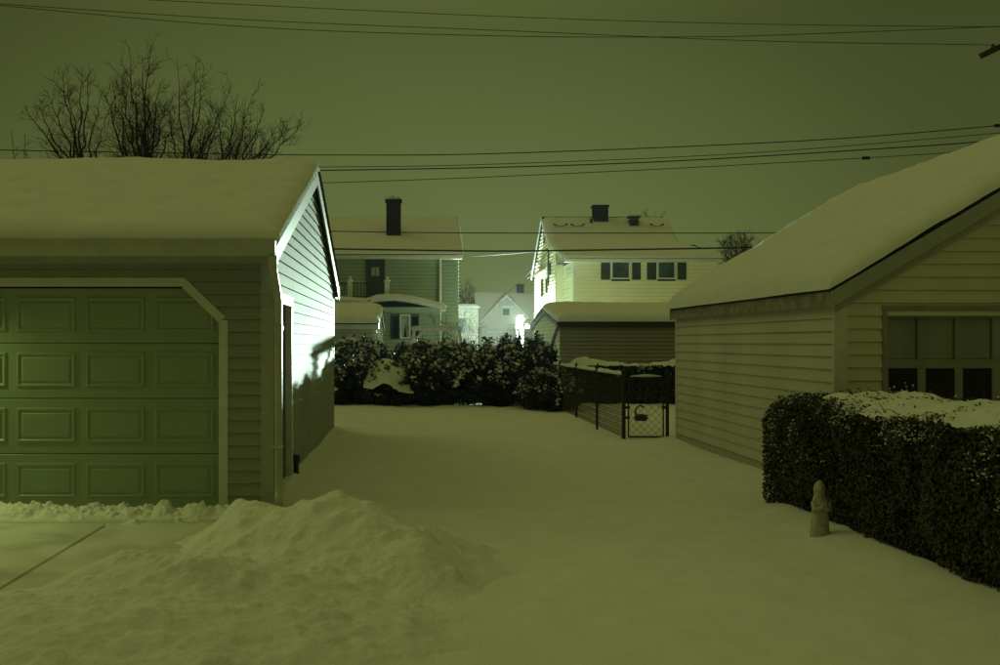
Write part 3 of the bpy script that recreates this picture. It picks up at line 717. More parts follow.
# house A: two storeys, balcony over an enclosed porch
ha = thing('house', 'two storey grey-green house with balcony and tall dark chimney', 'house', (-1.7, 44, 0))
AX0, AX1, AX2 = -7.5, 1.22, 2.02; AZ, AR = 5.34, 7.2
body(ha, AX0 + .05, AX1, 40.05, 48, AZ, 'x', AR - .05); body(ha, AX1 - .2, AX2 - .05, 40.9, 47.9, AZ, 'x', AR - .3)
UD = (-1.74, -1.10)
siding(ha, (0, 40, 0), (1, 0, 0), (0, -1, 0), lambda z: (AX0, AX1), 2.6, AZ, .15, SID_A, lambda z: [UD] if 3.4 < z < 4.95 else [], True)
siding(ha, (0, 40.85, 0), (1, 0, 0), (0, -1, 0), lambda z: (AX1, AX2), .2, AZ, .15, SID_A, None, True)
siding(ha, (AX2, 0, 0), (0, 1, 0), (1, 0, 0), lambda z: (40.85, 48), .2, AZ, .15, SID_A, None, True)
gable(ha, 'x', AX0, AX2, 40.0, 48.0, AZ, AR, .35, .12, .05, .14, dict(fascia=TRIM, barge=TRIM), na=40, nb=40, seed=9)
MB().tube([(AX1 + .02, 39.9, AZ - .1), (AX1 + .02, 39.9, .3)], .05, 8).build('downspout', TRIM, ha)
MB().box(UD[0], UD[1], 39.97, 40.06, 3.42, 4.95).build('balcony_door', SHUT, ha)
for a, b in ((UD[0] + .16, UD[0] + .30), (UD[0] + .33, UD[0] + .47)): MB().box(a, b, 39.955, 39.972, 4.35, 4.70).build('door_pane', CURT, ha)
for a, b, c, d in ((UD[0] - .07, UD[0] + .02, 3.4, 4.97), (UD[1] - .02, UD[1] + .07, 3.4, 4.97), (UD[0] - .07, UD[1] + .07, 4.95, 5.04)):
    MB().box(a, b, 39.93, 40.0, c, d).build('door_frame', SHUT, ha)
MB().box(-3.3, -3.05, 39.94, 40.0, 3.5, 4.9).build('shutter', SHUT, ha)
chimney(ha, -.70, 41.6, .62, .55, 5.4, 7.70)
# porch
PY = 38.3
body(ha, -5.5, 1.16, PY + .05, 40, 3.0, name='porch_core')
siding(ha, (0, PY, 0), (1, 0, 0), (0, -1, 0), lambda z: (-5.5, 1.18), .1, 2.95, .15, SID_A, lambda z: [(-.78, .34)] if 1.78 < z < 2.72 else [], True)
siding(ha, (1.18, 0, 0), (0, 1, 0), (1, 0, 0), lambda z: (PY, 40.85), .1, 2.95, .15, SID_A, None, True)
rp_ = [(-5.7, 3.34), (-3.2, 3.34), (-1.55, 3.22), (-1.5, 3.36), (-.6, 3.42), (.2, 3.30), (1.42, 3.02)]
mb = MB()
for (xa, za), (xb, zb) in zip(rp_[:-1], rp_[1:]):
    mb.hexa([(x, y, z + d) for d in (-.16, 0) for y in (PY - .35, 40) for x, z in ((xa, za), (xb, zb))])
mb.build('porch_roof', TRIM, ha, kind='stuff')
MB().box(-5.5, 1.18, PY - .1, PY - .02, 2.78, 3.0).build('porch_beam', SID_A, ha)
xx = np.linspace(-5.7, 1.45, 120); yy = np.linspace(PY - .38, 40, 16); X, Y = np.meshgrid(xx, yy)
ee = np.minimum(np.minimum(X - xx[0], xx[-1] - X), Y - yy[0]); zb = np.interp(X, [p[0] for p in rp_], [p[1] for p in rp_])
zb = (zb + np.interp(X - .15, [p[0] for p in rp_], [p[1] for p in rp_]) + np.interp(X + .15, [p[0] for p in rp_], [p[1] for p in rp_])) / 3
grid_mesh('porch_snow', X, Y, zb + .12 * np.sqrt(np.clip(ee / .2, 0, 1)) * (1 + .3 * fbm(X, Y, 51)) - .01 * (ee < .01), SNOW, ha)
for px in (350, 387):
    x = (px - VX) * 38.4 / F
    MB().box(x - .09, x + .09, 38.3, 38.48, 3.3, 4.02).build('balcony_post', TRIM, ha)
    MB().lathe([(.13, 0), (.13, .05), (.05, .09), (.05, .12), (.07, .17), (.01, .22)], 10, (x, 38.39, 4.02)).build('post_cap', TRIM, ha)
xa, xb = (350 - VX) * 38.4 / F + .09, (387 - VX) * 38.4 / F - .09
for x0, x1 in ((xa, xb), (xa - 2.2, xa - .18)):
    MB().box(x0, x1, 38.36, 38.41, 3.92, 3.96).build('hand_rail', DARKM, ha); MB().box(x0, x1, 38.36, 38.41, 3.42, 3.45).build('foot_rail', DARKM, ha)
    mb = MB()
    for i in range(int((x1 - x0) / .13)): mb.box(x0 + .06 + i * .13, x0 + .078 + i * .13, 38.375, 38.395, 3.45, 3.92)
    mb.build('balusters', DARKM, ha, kind='stuff')
# triple window
for x0, x1, g_, c_ in ((-.76, -.40, GLASSD, False), (-.40, 0.02, GLASSD, True), (.02, .36, GLASSD, False)):
    window(ha, x0, x1, 1.76, 2.72, PY - .0, .06, TRIM if c_ else SHUT, g_, False, c_)

# outbuilding at left behind the shrubs
sh = thing('shed', 'pale outbuilding with rounded roof snow and brightly lit side wall', 'shed', (-3.5, 30, 0))
SX = -1.06
body(sh, -8, SX - .03, 30.05, 36.9, 2.2, 'x', 2.72)
siding(sh, (0, 30, 0), (1, 0, 0), (0, -1, 0), lambda z: (-8, SX), .1, 2.2, .12, SID_S, None, True)
siding(sh, (SX, 0, 0), (0, 1, 0), (1, 0, 0), lambda z: (30.02 + max(0, z - 2.2) / .155, 36.95 - max(0, z - 2.2) / .155), .1, 2.66, .12, SID_S, None, True)
gable(sh, 'x', -8, SX, 30, 37, 2.2, 2.74, .2, .08, .05, .20, dict(fascia=TRIM, barge=TRIM), na=40, nb=40, seed=13, snow_edge=.35)
MB().box(SX - .1, SX + .03, 29.97, 30.03, 0, 2.1).build('corner_board', TRIM, sh)
MB().tube([(SX + .1, 30.0, 2.1), (SX + .1, 30.1, 1.95), (SX + .06, 30.2, 1.8), (SX + .06, 30.2, 0)], .04, 8).build('downspout', TRIM, sh)

# swing frame
sf = thing('swing_frame', 'white A-frame garden swing with snow on its top beam', 'swing', (.8, 29, 0))
b0, b1 = at(414, 329, 29), at(459, 329, 29)
MB().bar(b0 - Vector((.08, 0, 0)), b1 + Vector((.08, 0, 0)), .09, .10).build('beam', PINT, sf)
for p, s in ((b0, 1), (b1, -1)):
    for yy_ in (-.75, .75): MB().bar(p + Vector((0, yy_ * .04, -.06)), Vector((p.x - s * .28, 29 + yy_, -.05)), .07, .07).build('leg', PINT, sf)
    MB().bar(p + Vector((s * .32, 0, -.05)), p + Vector((-s * .02, 0, -.36)), .05, .06).build('brace', PINT, sf)
rail_snow(b0 + Vector((-.08, 0, .05)), b1 + Vector((.08, 0, .05)), sf, .04, 3)
sbx = (b0.x + b1.x) / 2
MB().box(sbx - .45, sbx + .45, 28.8, 29.2, .5, .56).build('seat', PINT, sf)
for s in (-1, 1): MB().tube([(sbx + s * .42, 29, b0.z), (sbx + s * .42, 29, .55)], .008, 5).build('chain', DARKM, sf)

# house B at right: steep main roof running out into a flat front slope
hbB = thing('house', 'two storey ivory house with shuttered windows and bell-cast snowy roof', 'house', (10, 48, 0))
MX, MY0, MY1 = 6.9, 46.0, 53.6; FXL, FY_ = 7.28, 43.2; BXR = 13.6
prof = [(FY_ - .35, 5.34), (47.2, 6.35), (49.8, 8.05), (53.9, 5.3)]
body(hbB, MX + .05, BXR, MY0 + .05, MY1, 5.3); body(hbB, FXL + .05, BXR, FY_ + .05, MY0 + .3, 5.3)
mb = MB(); mb.add([(x, y, z - .06) for x in (MX + .04, 12.9) for y, z in ((MY0 + .1, 5.2), (MY0 + .1, 5.95), (47.2, 6.3), (49.8, 8.0), (53.5, 5.5), (53.5, 5.2))], [(0, 1, 2, 3, 4, 5), (11, 10, 9, 8, 7, 6)] + [(i, (i + 1) % 6, (i + 1) % 6 + 6, i + 6) for i in range(6)]); mb.build('attic_core', SID_B, hbB)
W1 = ((611 - VX) * FY_ / F, (630 - VX) * FY_ / F); W2 = ((657 - VX) * FY_ / F, (675.5 - VX) * FY_ / F); WZ = (4.42, 5.22)
siding(hbB, (0, FY_, 0), (1, 0, 0), (0, -1, 0), lambda z: (FXL, BXR), .1, 5.3, .17, SID_B, lambda z: [W1, W2] if WZ[0] < z < WZ[1] else [], True, .05)
siding(hbB, (FXL, 0, 0), (0, 1, 0), (-1, 0, 0), lambda z: (FY_, MY0), .1, 5.25, .17, SID_B, None, True, .05)
def blim(z):
    if z < 5.3: return (MY0, MY1)
    lo_ = 47.2 - (6.3 - z) / .27 if z < 6.3 else 47.2 + (z - 6.3) / .654
    return (max(MY0, lo_), 49.8 + (8.0 - z) / .671)
siding(hbB, (MX, 0, 0), (0, 1, 0), (-1, 0, 0), blim, .1, 7.9, .17, SID_B, None, True, .05)
MB().box(FXL - .03, FXL + .14, FY_ - .035, FY_ + .03, 0, 5.2).build('corner_board', TRIM, hbB)
MB().box(MX - .03, MX + .03, MY0 - .05, MY0 + .15, 0, 5.5).build('corner_board', TRIM, hbB)
MB().box(MX - .03, FXL, MY0 - .03, MY0 + .02, 0, 5.3).build('return_wall', SID_B, hbB)
mb = MB()
yb = np.array([p[0] for p in prof]); zb_ = np.array([p[1] for p in prof])
xl = lambda y: np.where(y < MY0 - .05, FXL - .35 + .0 * y, MX - .18)
for i in range(3):
    (ya, za), (yc, zc) = prof[i], prof[i + 1]
    x0 = MX - .16
    MB().hexa([(x, y, z + d) for d in (-.06, 0) for y, z in ((ya, za), (yc, zc)) for x in ((x0 if i else x0 + .1), 13.2 - (.25 if i else -.6) )]).build('roof_slope', SHING, hbB)
MB().box(MX - .05, 13.7, FY_ - .36, FY_ - .33, 5.16, 5.30).build('fascia', TRIM, hbB)
MB().box(MX - .05, 13.7, FY_ - .33, FY_ + .02, 5.16, 5.18).build('soffit', TRIM, hbB)
for i in range(1, 3):
    (ya, za), (yc, zc) = prof[i], prof[i + 1]
    MB().hexa([(x, y, z + d) for d in (-.25, -.02) for y, z in ((ya, za), (yc, zc)) for x in (MX - .19, MX - .162)]).build('bargeboard', TRIM, hbB)
# snow on it: right edge swings outward at the flat front slope
ysn = np.concatenate([np.linspace(prof[0][0] - .05, prof[0][0] + .3, 8), np.linspace(prof[0][0] + .4, 53.9, 70)]); us = np.concatenate([[0, .004, .01, .02], np.linspace(.04, .96, 60), [.98, .99, .996, 1]])
U, Yg = np.meshgrid(us, ysn)
XL = MX - .20 + 0 * Yg; XR = 12.95 + .75 * (1 - smooth(43.2, 47.6, Yg)) + .15
Xg = XL + U * (XR - XL); zb2 = np.interp(Yg, yb, zb_); zb2 = (zb2 + np.interp(Yg - .3, yb, zb_) + np.interp(Yg + .3, yb, zb_) + np.interp(Yg - .6, yb, zb_) * .5 + np.interp(Yg + .6, yb, zb_) * .5) / 4
zb2 = np.where(Yg < 43.6, np.interp(Yg, yb, zb_), zb2)
dd = np.minimum(np.minimum(Xg - XL, XR - Xg), np.minimum(Yg - ysn[0], ysn[-1] - Yg))
grid_mesh('roof_snow', Xg, Yg, zb2 + .20 * np.sqrt(np.clip(dd / .25, 0, 1)) * (1 + .25 * fbm(Xg * .5, Yg * .5, 77)) - .02, SNOW, hbB)
for Wn in (W1, W2):
    window(hbB, Wn[0], Wn[1], WZ[0], WZ[1], FY_ - .01, .06, TRIM, GLASSH, False, False)
    for x0, x1 in ((Wn[0] - .46, Wn[0] - .05), (Wn[1] + .08, Wn[1] + .46)):
        s_ = MB().box(x0, x1, FY_ - .06, FY_ - .02, WZ[0] - .03, WZ[1]).build('shutter', SHUT, hbB)
        for k in range(9): MB().box(x0 + .05, x1 - .05, FY_ - .072, FY_ - .058, WZ[0] + .03 + k * .083, WZ[0] + .07 + k * .083).build('shutter_slat', SHUT, s_)
# side wall: hooded door under small roof, two slim windows, vent
for y0, y1, z0, z1 in ((50.2, 50.9, 4.0, 4.9), (48.6, 49.2, 4.1, 5.0), (49.4, 50.1, 6.7, 7.3)):
    MB().box(MX - .05, MX + .0, y0, y1, z0, z1).build('side_window', GLASSD, hbB)
MB().hexa([(x, y, z + d) for d in (0, .06) for y in (49.3, 52.2) for x, z in ((MX - .6, 5.0), (MX, 5.35))]).build('hood', TRIM, hbB)
MB().box(FXL - .03, FXL + .0, 43.9, 45.2, 4.65, 5.05).build('side_window', CURT, hbB)
MB().tube([(MX - .12, 47.6, 4.4), (MX - .12, 47.6, 6.1), (MX - .2, 47.5, 6.2), (MX - .3, 47.4, 6.1)], .04, 8).build('service_mast', DARKM, hbB)
MB().box(MX - .16, MX - .02, 47.4, 47.8, 4.9, 5.5).build('meter_box', DARKM, hbB)
chimney(hbB, (600 - VX) * 49.3 / F, 49.3, .72, .6, 7.2, 8.55, False)
vx = (633 - VX) * 48.9 / F
rv = MB().box(vx - .22, vx + .22, 48.6, 49.0, 7.1, 7.78).build('roof_vent', DARKM, hbB)
MB().box(vx - .30, vx + .30, 48.55, 49.05, 7.84, 7.92).build('vent_hood', DARKM, rv); MB().box(vx - .28, vx + .28, 48.57, 49.03, 7.92, 8.0).build('vent_snow', SNOWC, rv)
MB().tube([((591 - VX) * 49 / F, 48.9, 7.0), ((591 - VX) * 49 / F, 48.9, 7.85)], .07, 8).build('flue', DARKM, hbB)
for px in (560, 577, 656):
    x = (px - VX) * 48.6 / F; z_ = np.interp(48.6, yb, zb_) + .20
    MB().tube([(x + .34 * math.cos(t), 48.45 + .0 * t, z_ + .09 - .15 * math.sin(t)) for t in np.linspace(.2, 2.94, 9)], [.05, .045, .03, .018, .015, .018, .03, .045, .05], 6).build('roof_cap', DARKM, hbB)

# low garage in front of house B
gb = thing('garage', 'low tan garage with smooth snow roof in front of the ivory house', 'garage', (7, 30, 0))
BX = 4.63
body(gb, BX + .05, 12, 30.05, 36.5, 2.24, 'x', 2.70)
siding(gb, (0, 30, 0), (1, 0, 0), (0, -1, 0), lambda z: (BX, 12), .1, 2.24, .12, SID_G, None, True)
siding(gb, (BX, 0, 0), (0, 1, 0), (-1, 0, 0), lambda z: (30.02 + max(0, z - 2.24) / .145, 36.55 - max(0, z - 2.24) / .145), .1, 2.66, .12, SID_C, None, True)
gable(gb, 'x', BX, 12, 30, 36.6, 2.24, 2.72, .12, .06, .05, .24, dict(fascia=SHUT, barge=SHUT), na=50, nb=40, seed=17, snow_edge=.4)
MB().tube([(BX - .06, 29.9, 2.18), (BX - .06, 30.15, 2.05), (BX - .07, 32.3, 1.15), (BX - .07, 32.6, .2)], .055, 8).build('downspout', SHUT, gb)

# lamp on the rear wall of that garage: it lights the front of the ivory house
rl = MB().lathe([(.09, 0), (.13, .05), (.11, .12), (.03, .17)], 12, (5.5, 36.72, 2.15)).build('rear_lamp', DARKM, gb, True)
MB().lathe([(.04, -.07), (.06, -.05), (.06, .0)], 10, (5.5, 36.72, 2.15)).build('rear_bulb', LAMPW, rl, True)
rll = bpy.data.lights.new('rear_lamp_light', 'POINT'); rll.energy = 340; rll.color = (.84, 1, .40); rll.shadow_soft_size = .08
rlo = bpy.data.objects.new('rear_lamp_light', rll); col.objects.link(rlo); rlo.parent = gb; rlo.location = Vector((5.5, 36.95, 2.2)) - LOC[gb.name]

# small gabled cape house far behind
hc = thing('house', 'small distant gabled house with window awnings, misty near the lamp', 'house', (8, 75, 0))
CX0, CX1 = 5.35, 11.2
body(hc, CX0 + .05, CX1, 75.05, 82, 3.1, 'x', 5.45)
siding(hc, (0, 75, 0), (1, 0, 0), (0, -1, 0), lambda z: (CX0, CX1), .1, 3.1, .2, SID_C, None, True)
gable(hc, 'x', CX0, CX1, 75, 82, 3.1, 5.55, .2, .15, .05, .15, dict(fascia=TRIM, barge=TRIM), na=30, nb=30, seed=19)
# cross gable
gxc = 7.4; gw = 1.92
body(hc, gxc - gw, gxc + gw, 74.6, 77.5, 3.1, 'y', 5.05, SID_C, 'gable_wall')
for s in (-1, 1):
    q = [(x, y, z + d) for d in (0, .16) for y in (74.45, 77.9) for x, z in ((gxc + s * (gw + .2), 2.95), (gxc, 5.12))]
    MB().hexa(q).build('gable_slope', SNOW, hc)
    q = [(x, y, z + d) for d in (-.1, -.005) for y in (74.44, 74.47) for x, z in ((gxc + s * (gw + .2), 2.95), (gxc, 5.12))]
    MB().hexa(q).build('bargeboard', TRIM, hc)
window(hc, gxc - .35, gxc + .3, 3.6, 4.25, 74.56, .08, TRIM, GLASSH, False)
def awning(x0, x1, z0, z1, y):
    n = max(3, int((x1 - x0) / .3)); mb = MB()
    mb.hexa([(x, yy, z + d) for d in (-.04, 0) for yy, z in ((y - .7, z0), (y, z1)) for x in (x0, x1)])
    mb.build('awning', TRIM, hc)
    MB().hexa([(x, yy, z + d) for d in (.01, .12) for yy, z in ((y - .68, z0), (y, z1)) for x in (x0 + .02, x1 - .02)]).build('awning_snow', SNOW, hc)
awning(gxc - .55, gxc + .5, 4.25, 4.8, 74.58)
awning(5.8, 7.35, 2.3, 3.0, 74.98); window(hc, 6.1, 7.2, 1.2, 2.3, 74.97, .09, TRIM, GLASSH, False)
awning(7.7, 9.2, 2.75, 3.05, 74.98); window(hc, 8.0, 8.75, .6, 2.6, 74.97, .09, TRIM, GLASSH, True)
chimney(hc, 8.9, 78.5, .55, .5, 5.0, 6.3, False)
# flat-roofed outbuilding left of it
fo = thing('shed', 'flat roofed pale outbuilding between the two far houses', 'shed', (4.2, 68, 0))
body(fo, 2.4, 4.75, 68.04, 73, 4.0)
siding(fo, (0, 68, 0), (1, 0, 0), (0, -1, 0), lambda z: (2.4, 4.78), .1, 4.0, .2, SID_C, None, True)
MB().box(2.3, 4.9, 67.85, 73.2, 4.0, 4.1).build('roof', TRIM, fo)
xx = np.linspace(2.3, 4.9, 30); yy = np.linspace(67.85, 73.2, 30); X, Y = np.meshgrid(xx, yy); ee = np.minimum(np.minimum(X - 2.3, 4.9 - X), np.minimum(Y - 67.85, 73.2 - Y))
grid_mesh('roof_snow', X, Y, 4.09 + .22 * np.sqrt(np.clip(ee / .25, 0, 1)), SNOW, fo)
MB().box(3.2, 4.0, 67.95, 68.02, 2.3, 3.3).build('window', GLASSH, fo)

# roof added to burn out as a white glare patch; floodlight throwing the hedge shadow
LX, LY, LZ = 6.32, 55.6, 2.95
ls = thing('added_canopy', 'added white roof edge that forms the glare patch by the lamp', 'added_canopy', (7.4, 57, 0))
MB().box(6.4, 8.7, 56.1, 59.1, 2.42, 2.72).build('roof', TRIM, ls)
for x, y in ((6.5, 56.2), (6.5, 59.0), (8.6, 56.2), (8.6, 59.0)): MB().box(x - .06, x + .06, y - .06, y + .06, -.1, 2.42).build('post', TRIM, ls)
xx = np.linspace(6.36, 8.74, 24); yy = np.linspace(56.06, 59.14, 20); X, Y = np.meshgrid(xx, yy); ee = np.minimum(np.minimum(X - xx[0], xx[-1] - X), np.minimum(Y - yy[0], yy[-1] - Y))
grid_mesh('roof_snow', X, Y, 2.71 + .26 * np.sqrt(np.clip(ee / .25, 0, 1)), SNOW, ls)
fl = thing('floodlight', 'glaring white floodlight standing beside the ivory house', 'lamp', (LX, LY, LZ))
MB().tube([(LX, LY + .2, -.2), (LX, LY + .2, LZ + .05)], .04, 8).build('post', DARKM, fl); MB().bar((LX, LY + .2, LZ), (LX, LY + .05, LZ), .05, .05).build('bracket', DARKM, fl)
MB().lathe([(.07, 0), (.14, .06), (.2, .16), (.22, .22)], 14, (0, 0, 0)).build('tmp', DARKM)
hd = bpy.data.objects['tmp']; hd.name = 'lamp_head'; hd.parent = fl
aim = Vector((-1.34, 13.5, 1.9)) - Vector((LX, LY, LZ))
hd.rotation_euler = aim.to_track_quat('Z', 'Y').to_euler(); hd.location = -aim.normalized() * .12
MB().lathe([(.19, .17), (.19, .18), (.08, .21), (.01, .22)], 14, (0, 0, 0)).build('tmp', LAMPM)
ln_ = bpy.data.objects['tmp']; ln_.name = 'lens'; ln_.parent = hd
sp = bpy.data.lights.new('floodlight_beam', 'SPOT'); sp.energy = 95000; sp.color = (.72, 1, .80); sp.spot_size = R(44); sp.spot_blend = .7; sp.shadow_soft_size = .10
so_ = bpy.data.objects.new('floodlight_beam', sp); col.objects.link(so_); so_.parent = fl; so_.location = aim.normalized() * .14
so_.rotation_euler = aim.to_track_quat('-Z', 'Y').to_euler()
pl = bpy.data.lights.new('floodlight_spill', 'POINT'); pl.energy = 6500; pl.color = (.72, 1, .84); pl.shadow_soft_size = .12
po = bpy.data.objects.new('floodlight_spill', pl); col.objects.link(po); po.parent = fl; po.location = Vector((-.30, -.22, .0))

# lantern under the eave of the left garage, its light rakes over the door
wlx, wly, wlz = -4.80, GY0 - .16, 2.06
la = MB().box(wlx - .06, wlx + .06, GY0 - .035, GY0 - .016, wlz - .14, wlz + .12).build('wall_lantern', DARKM, gl)
MB().tube([(wlx, GY0 - .03, wlz - .1), (wlx, GY0 - .12, wlz - .13), (wlx, wly, wlz - .08)], .012, 8).build('bracket', DARKM, la)
MB().lathe([(.05, -.08), (.06, -.06), (.06, -.055)], 10, (wlx, wly, wlz)).build('lantern_base', DARKM, la)
MB().lathe([(.03, -.05), (.045, -.02), (.045, .04), (.02, .07)], 12, (wlx, wly, wlz)).build('bulb', LAMPW, la, True)
MB().lathe([(.10, .10), (.085, .115), (.04, .15), (.008, .19)], 10, (wlx, wly, wlz)).build('hood', DARKM, la)
for a in range(4): MB().tube([(wlx + .06 * math.cos(a * 1.571 + .78), wly + .06 * math.sin(a * 1.571 + .78), wlz + z) for z in (-.06, .105)], .005, 5).build('cage_bar', DARKM, la)
ll = bpy.data.lights.new('lantern_light', 'SPOT'); ll.energy = 72; ll.color = (.82, 1, .30); ll.shadow_soft_size = .04; ll.spot_size = R(128); ll.spot_blend = 1
lo_ = bpy.data.objects.new('lantern_light', ll); col.objects.link(lo_); lo_.parent = la; lo_.location = Vector((wlx + .02, wly - .09, wlz + .02)) - LOC[gl.name]; lo_.rotation_euler = Vector((1.5, -1.25, -2.0)).to_track_quat('-Z', 'Y').to_euler()

# ------------------------------------------------------------------ bare trees
def limb_pts(p, q, n=9, bow=.18, wob=.03, r=random):
    p = Vector(p); q = Vector(q); L = (q - p).length; side = Vector(((q - p).x, (q - p).y, 0))
    out = []
    for i in range(n):
        t = i / (n - 1); c = p.lerp(q, t)
        c += side * bow * math.sin(math.pi * t) * 1.0 + Vector((r.uniform(-1, 1), r.uniform(-1, 1), r.uniform(-.6, .6))) * wob * L * .35 * math.sin(math.pi * min(1, t + .05))
        out.append(c)
    return out
def twig(mb, p, d, L, rad, lev, r):
    n = 4; pts = [p]; dd = d.copy()
    for i in range(n):
        dd = (dd + Vector((r.uniform(-.11, .11), r.uniform(-.11, .11), r.uniform(.0, .12)))).normalized(); pts.append(pts[-1] + dd * L / n)
    mb.tube(pts, [rad * (1 - .65 * i / n) for i in range(n + 1)], 3, False)
    if lev > 0:
        for k in range(r.randint(2, 5)):
            i = r.randint(1, n - 1); a = r.choice((-1, 1)) * r.uniform(.5, .95)
            ax = Vector((r.uniform(-.4, .4), -1, r.uniform(-.4, .4))).normalized()
            twig(mb, pts[i], (Matrix.Rotation(a, 3, ax) @ dd).normalized(), L * r.uniform(.4, .75), rad * .65, lev - 1, r)
def tree(label, pxb, D, tips, fork, seed, r0=.12, dens=13, twl=1.0, group=None, lev=1, rt=.0105):
    r = random.Random(seed); bx = (pxb - VX) * D / F
    root = thing('bare_tree', label, 'tree', (bx, D, 0), group)
    fk = Vector((bx, D, fork)); base = Vector((bx + r.uniform(-.2, .2), D, -.1))
    MB().tube(limb_pts(base, fk, 6, 0, .05, r), [r0 * (1 - .35 * i / 5) for i in range(6)], 8).build('trunk', BARK, root, True)
    tw = MB()
    for (px, py) in tips:
        dy = r.uniform(-1.3, 1.3); q = at(px, py, D + dy); st_ = fk - Vector((0, 0, r.uniform(0, fork * .12)))
        pts = limb_pts(st_, q, 11, r.uniform(-.03, .07), .08, r); n = len(pts)
        MB().tube(pts, [max(rt * .7, r0 * .32 * (1 - i / (n - 1)) ** .85) for i in range(n)], 5).build('limb', BARK, root)
        for k in range(int(dens * 1.6)):
            t = r.uniform(.08, .98); i = min(n - 2, int(t * (n - 1))); d = (pts[i + 1] - pts[i]).normalized()
            a = r.choice((-1, 1)) * r.uniform(.45, .95); ax = Vector((r.uniform(-.6, .6), -1, r.uniform(-.3, .3))).normalized()
            p = pts[i].lerp(pts[i + 1], r.random())
            L = twl * r.uniform(.35, 1.0) * (1.25 - .8 * t)
            twig(tw, p, (Matrix.Rotation(a, 3, ax) @ d).normalized(), L, rt * r.uniform(.6, .9), lev, r)
    tw.build('twigs', BARK, root, kind='stuff')
    return root
TG = 'bare trees behind the left garage'
tree('leftmost bare tree with a single straight leader above the garage roof', 80, 27, [(82, 67), (62, 71), (67, 75), (88, 77), (101, 94), (47, 91), (24, 106), (39, 107), (106, 116)], 6.3, 31, .13, 13, .9, TG)
tree('thin bare sapling at the far left end of the roof ridge', 24, 27, [(11, 130), (25, 134)], 5.6, 32, .06, 9, .6, TG)
tree('tallest dense bare tree with two spires above the garage roof', 143, 30, [(104, 89), (121, 76), (129, 46), (151, 46), (142, 56), (112, 83), (160, 82), (136, 90), (168, 98), (120, 112), (150, 100), (128, 105), (176, 112)], 6.5, 33, .17, 20, 1.25, TG)
tree('bare tree with forked open top right of the tallest one', 186, 30.5, [(177, 60), (196, 62), (204, 66), (232, 84), (212, 108), (168, 104), (190, 108), (222, 118), (204, 120)], 6.5, 34, .14, 18, 1.2, TG)
tree('bare tree fanning out low to the right above the garage ridge', 222, 29, [(238, 93), (253, 94), (265, 109), (304, 122), (290, 128), (282, 121), (218, 107), (232, 118), (262, 130), (246, 120), (276, 136)], 6.3, 35, .14, 17, 1.05, TG)
tree('hazy bare tree between the two far houses', 466, 84, [(461, 284), (466, 280), (470, 283), (475, 290), (457, 296)], 3.4, 36, .16, 16, 1.5, None, 1, .02)
tree('rounded bare tree top behind the right garage roof', 738, 66, [(722, 243), (729, 238), (735, 236), (742, 237), (748, 240), (755, 246)], 5.5, 37, .2, 26, 1.7, None, 1, .025)
tree('bare twig tips showing over the ivory house ridge', 652, 62, [(645, 213), (655, 211), (662, 214)], 6.5, 38, .12, 8, 1.0, None, 1, .02)
tree('bare shrub lit in front of the flat roofed outbuilding', 468, 62, [(460, 318), (464, 312), (470, 312), (475, 316), (480, 322), (456, 326)], .5, 39, .06, 14, 1.0, None, 1, .012)
tree('bare shrub at the right corner of the grey-green house', 447, 38, [(434, 318), (440, 312), (446, 313), (452, 316), (457, 322)], .4, 40, .05, 14, .8, None, 1, .009)
tree('bare shrub in front of the distant gabled house', 517, 66, [(507, 330), (513, 324), (520, 325), (527, 328)], .4, 41, .05, 10, .9, None, 1, .011)

# ------------------------------------------------------------------ overhead wires
def catmull(P, m=10):
    P = [P[0] * 2 - P[1]] + P + [P[-1] * 2 - P[-2]]; out = []
    for i in range(1, len(P) - 2):
        a, b, c, d = P[i - 1], P[i], P[i + 1], P[i + 2]
        for j in range(m):
            t = j / m; out.append(.5 * ((2 * b) + (c - a) * t + (2 * a - 5 * b + 4 * c - d) * t * t + (3 * b - a - 3 * c + d) * t ** 3))
    out.append(P[-2]); return out
def wire(label, pts, rad, splice=()):
    root = None
    P = catmull([at(*p) for p in pts])
    o = MB().tube(P, rad, 5).build('overhead_wire', WIRE, None); tag(o, label, 'wire', 'overhead wires')
    for (px, py, D) in splice:
        c = at(px, py, D); MB().tube([c - Vector((.09, 0, 0)), c - Vector((.07, 0, 0)), c + Vector((.07, 0, 0)), c + Vector((.09, 0, 0))], [.012, .035, .035, .012], 8).build('splice', WIRE, o)
wire('topmost thin wire, entering at the top edge left of centre', [(-60, -12, 20), (150, 0, 20), (500, 16.5, 20), (750, 24, 20), (1000, 27, 20), (1100, 28, 20)], .007)
wire('second wire from the top, ending at the insulator on the pole arm', [(-100, -4, 19), (0, 4, 19), (250, 20, 19), (500, 30.5, 19), (760, 41, 19), (992, 45, 19)], .007)
wire('third wire from the top, sagging then rising to cross the second', [(-100, -6, 18.4), (0, 5.5, 18.4), (250, 27, 18.4), (500, 36, 18.4), (685, 37, 18.4), (780, 35, 18.4), (1000, 26.5, 18.4), (1100, 21, 18.4)], .007)
wire('upper wire of the middle bundle, running behind the left trees', [(-100, 147, 21), (0, 150, 21), (160, 153, 21), (320, 155, 21), (500, 153.5, 21), (800, 141, 21), (1000, 125.5, 21), (1100, 115, 21)], .011, [(998, 125.6, 21)])
wire('second wire of the middle bundle above the house roofs', [(-100, 168, 21.4), (320, 167, 21.4), (500, 164, 21.4), (750, 153, 21.4), (1000, 133, 21.4), (1100, 124, 21.4)], .008)
wire('third and heaviest wire of the middle bundle above the roofs', [(-100, 174, 21.8), (320, 170.5, 21.8), (620, 163.5, 21.8), (900, 147.5, 21.8), (1000, 140, 21.8), (1100, 131, 21.8)], .013)
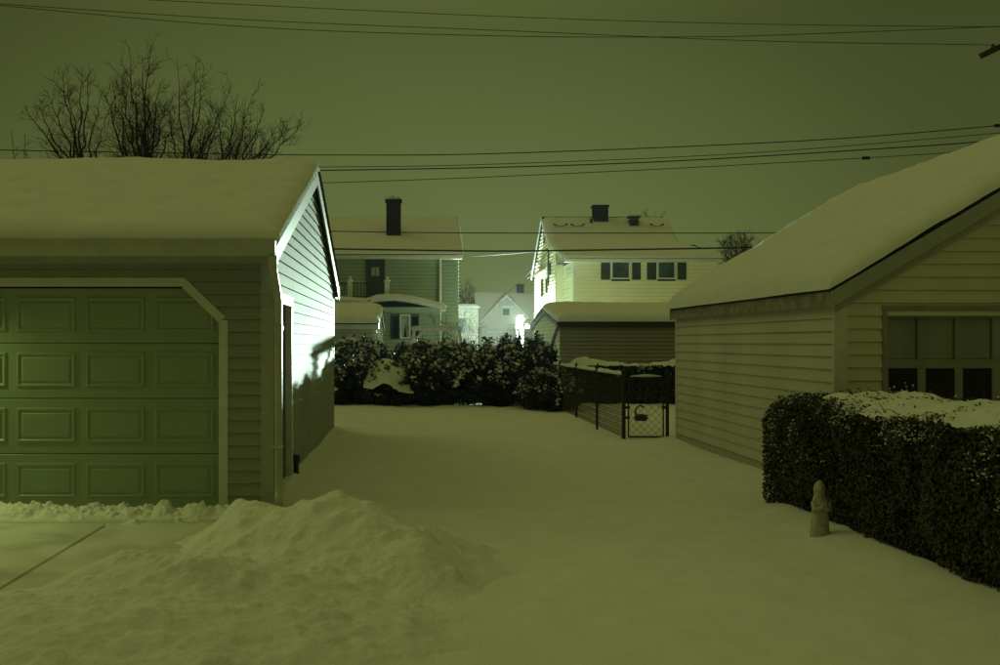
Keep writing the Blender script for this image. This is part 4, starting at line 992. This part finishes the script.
wire('lowest wire of the middle bundle, with a dark splice near the right roof', [(-100, 192, 20.4), (320, 183, 20.4), (600, 172, 20.4), (865, 158, 20.4), (1000, 149, 20.4), (1100, 141, 20.4)], .008, [(866, 158, 20.4)])
wire('thin straight wire crossing both far house roofs', [(200, 229, 28), (332, 231.3, 28), (480, 233, 28), (770, 233, 28), (900, 232, 28)], .014)
wire('thick dark cable crossing the eaves of both far houses', [(200, 247.5, 28.4), (332, 249, 28.4), (480, 251, 28.4), (560, 250.5, 28.4), (725, 248, 28.4), (900, 244, 28.4)], .025)
wire('slack service wire dropping left from the ivory house gable', [(548, 252, 47), (530, 272, 55), (512, 289, 64), (500, 299, 72)], .018)
wire('faint service wire sloping to the grey-green house', [(545, 251, 46), (480, 256, 43), (400, 259, 41.5), (345, 262, 40.2)], .010)
# tip of the pole's cross-arm
ca_ = thing('pole_crossarm', 'dark tip of a utility pole arm with insulator at top right', 'pole', at(1060, 30, 19))
p0, p1 = at(981, 56, 19), at(1110, -6, 19)
MB().bar(p0, p1, .10, .11).build('arm', WOOD, ca_)
pi = at(993, 47, 19)
MB().lathe([(.012, -.10), (.012, -.03), (.04, -.03), (.045, 0), (.03, .02), (.035, .04), (.01, .06)], 10, tuple(pi)).build('insulator', DARKM, ca_)
pm = at(1062, 18, 19.1)
MB().tube([(pm.x, 19.12, -.2), (pm.x, 19.12, 5), (pm.x, 19.12, pm.z + .4)], [.16, .14, .12], 12).build('pole', WOOD, ca_)
MB().tube([at(1035, 31, 19) + Vector((0, -.07, 0)), Vector((pm.x - .1, 19.0, pm.z - .7))], .02, 6).build('arm_brace', DARKM, ca_)

# ------------------------------------------------------------------ thin night mist
HAZE = True
if HAZE:
    hm = bpy.data.materials.new('mist'); hm.use_nodes = True; n = hm.node_tree.nodes; n.clear()
    o_ = n.new('ShaderNodeOutputMaterial'); v_ = n.new('ShaderNodeVolumePrincipled')
    v_.inputs['Color'].default_value = (.95, .97, .95, 1); v_.inputs['Density'].default_value = .00018; v_.inputs['Anisotropy'].default_value = .35
    hm.node_tree.links.new(v_.outputs[0], o_.inputs['Volume'])
    hz = MB().box(-420, 420, -320, 920, -1.5, 14).build('haze', hm, None); hz['kind'] = 'stuff'
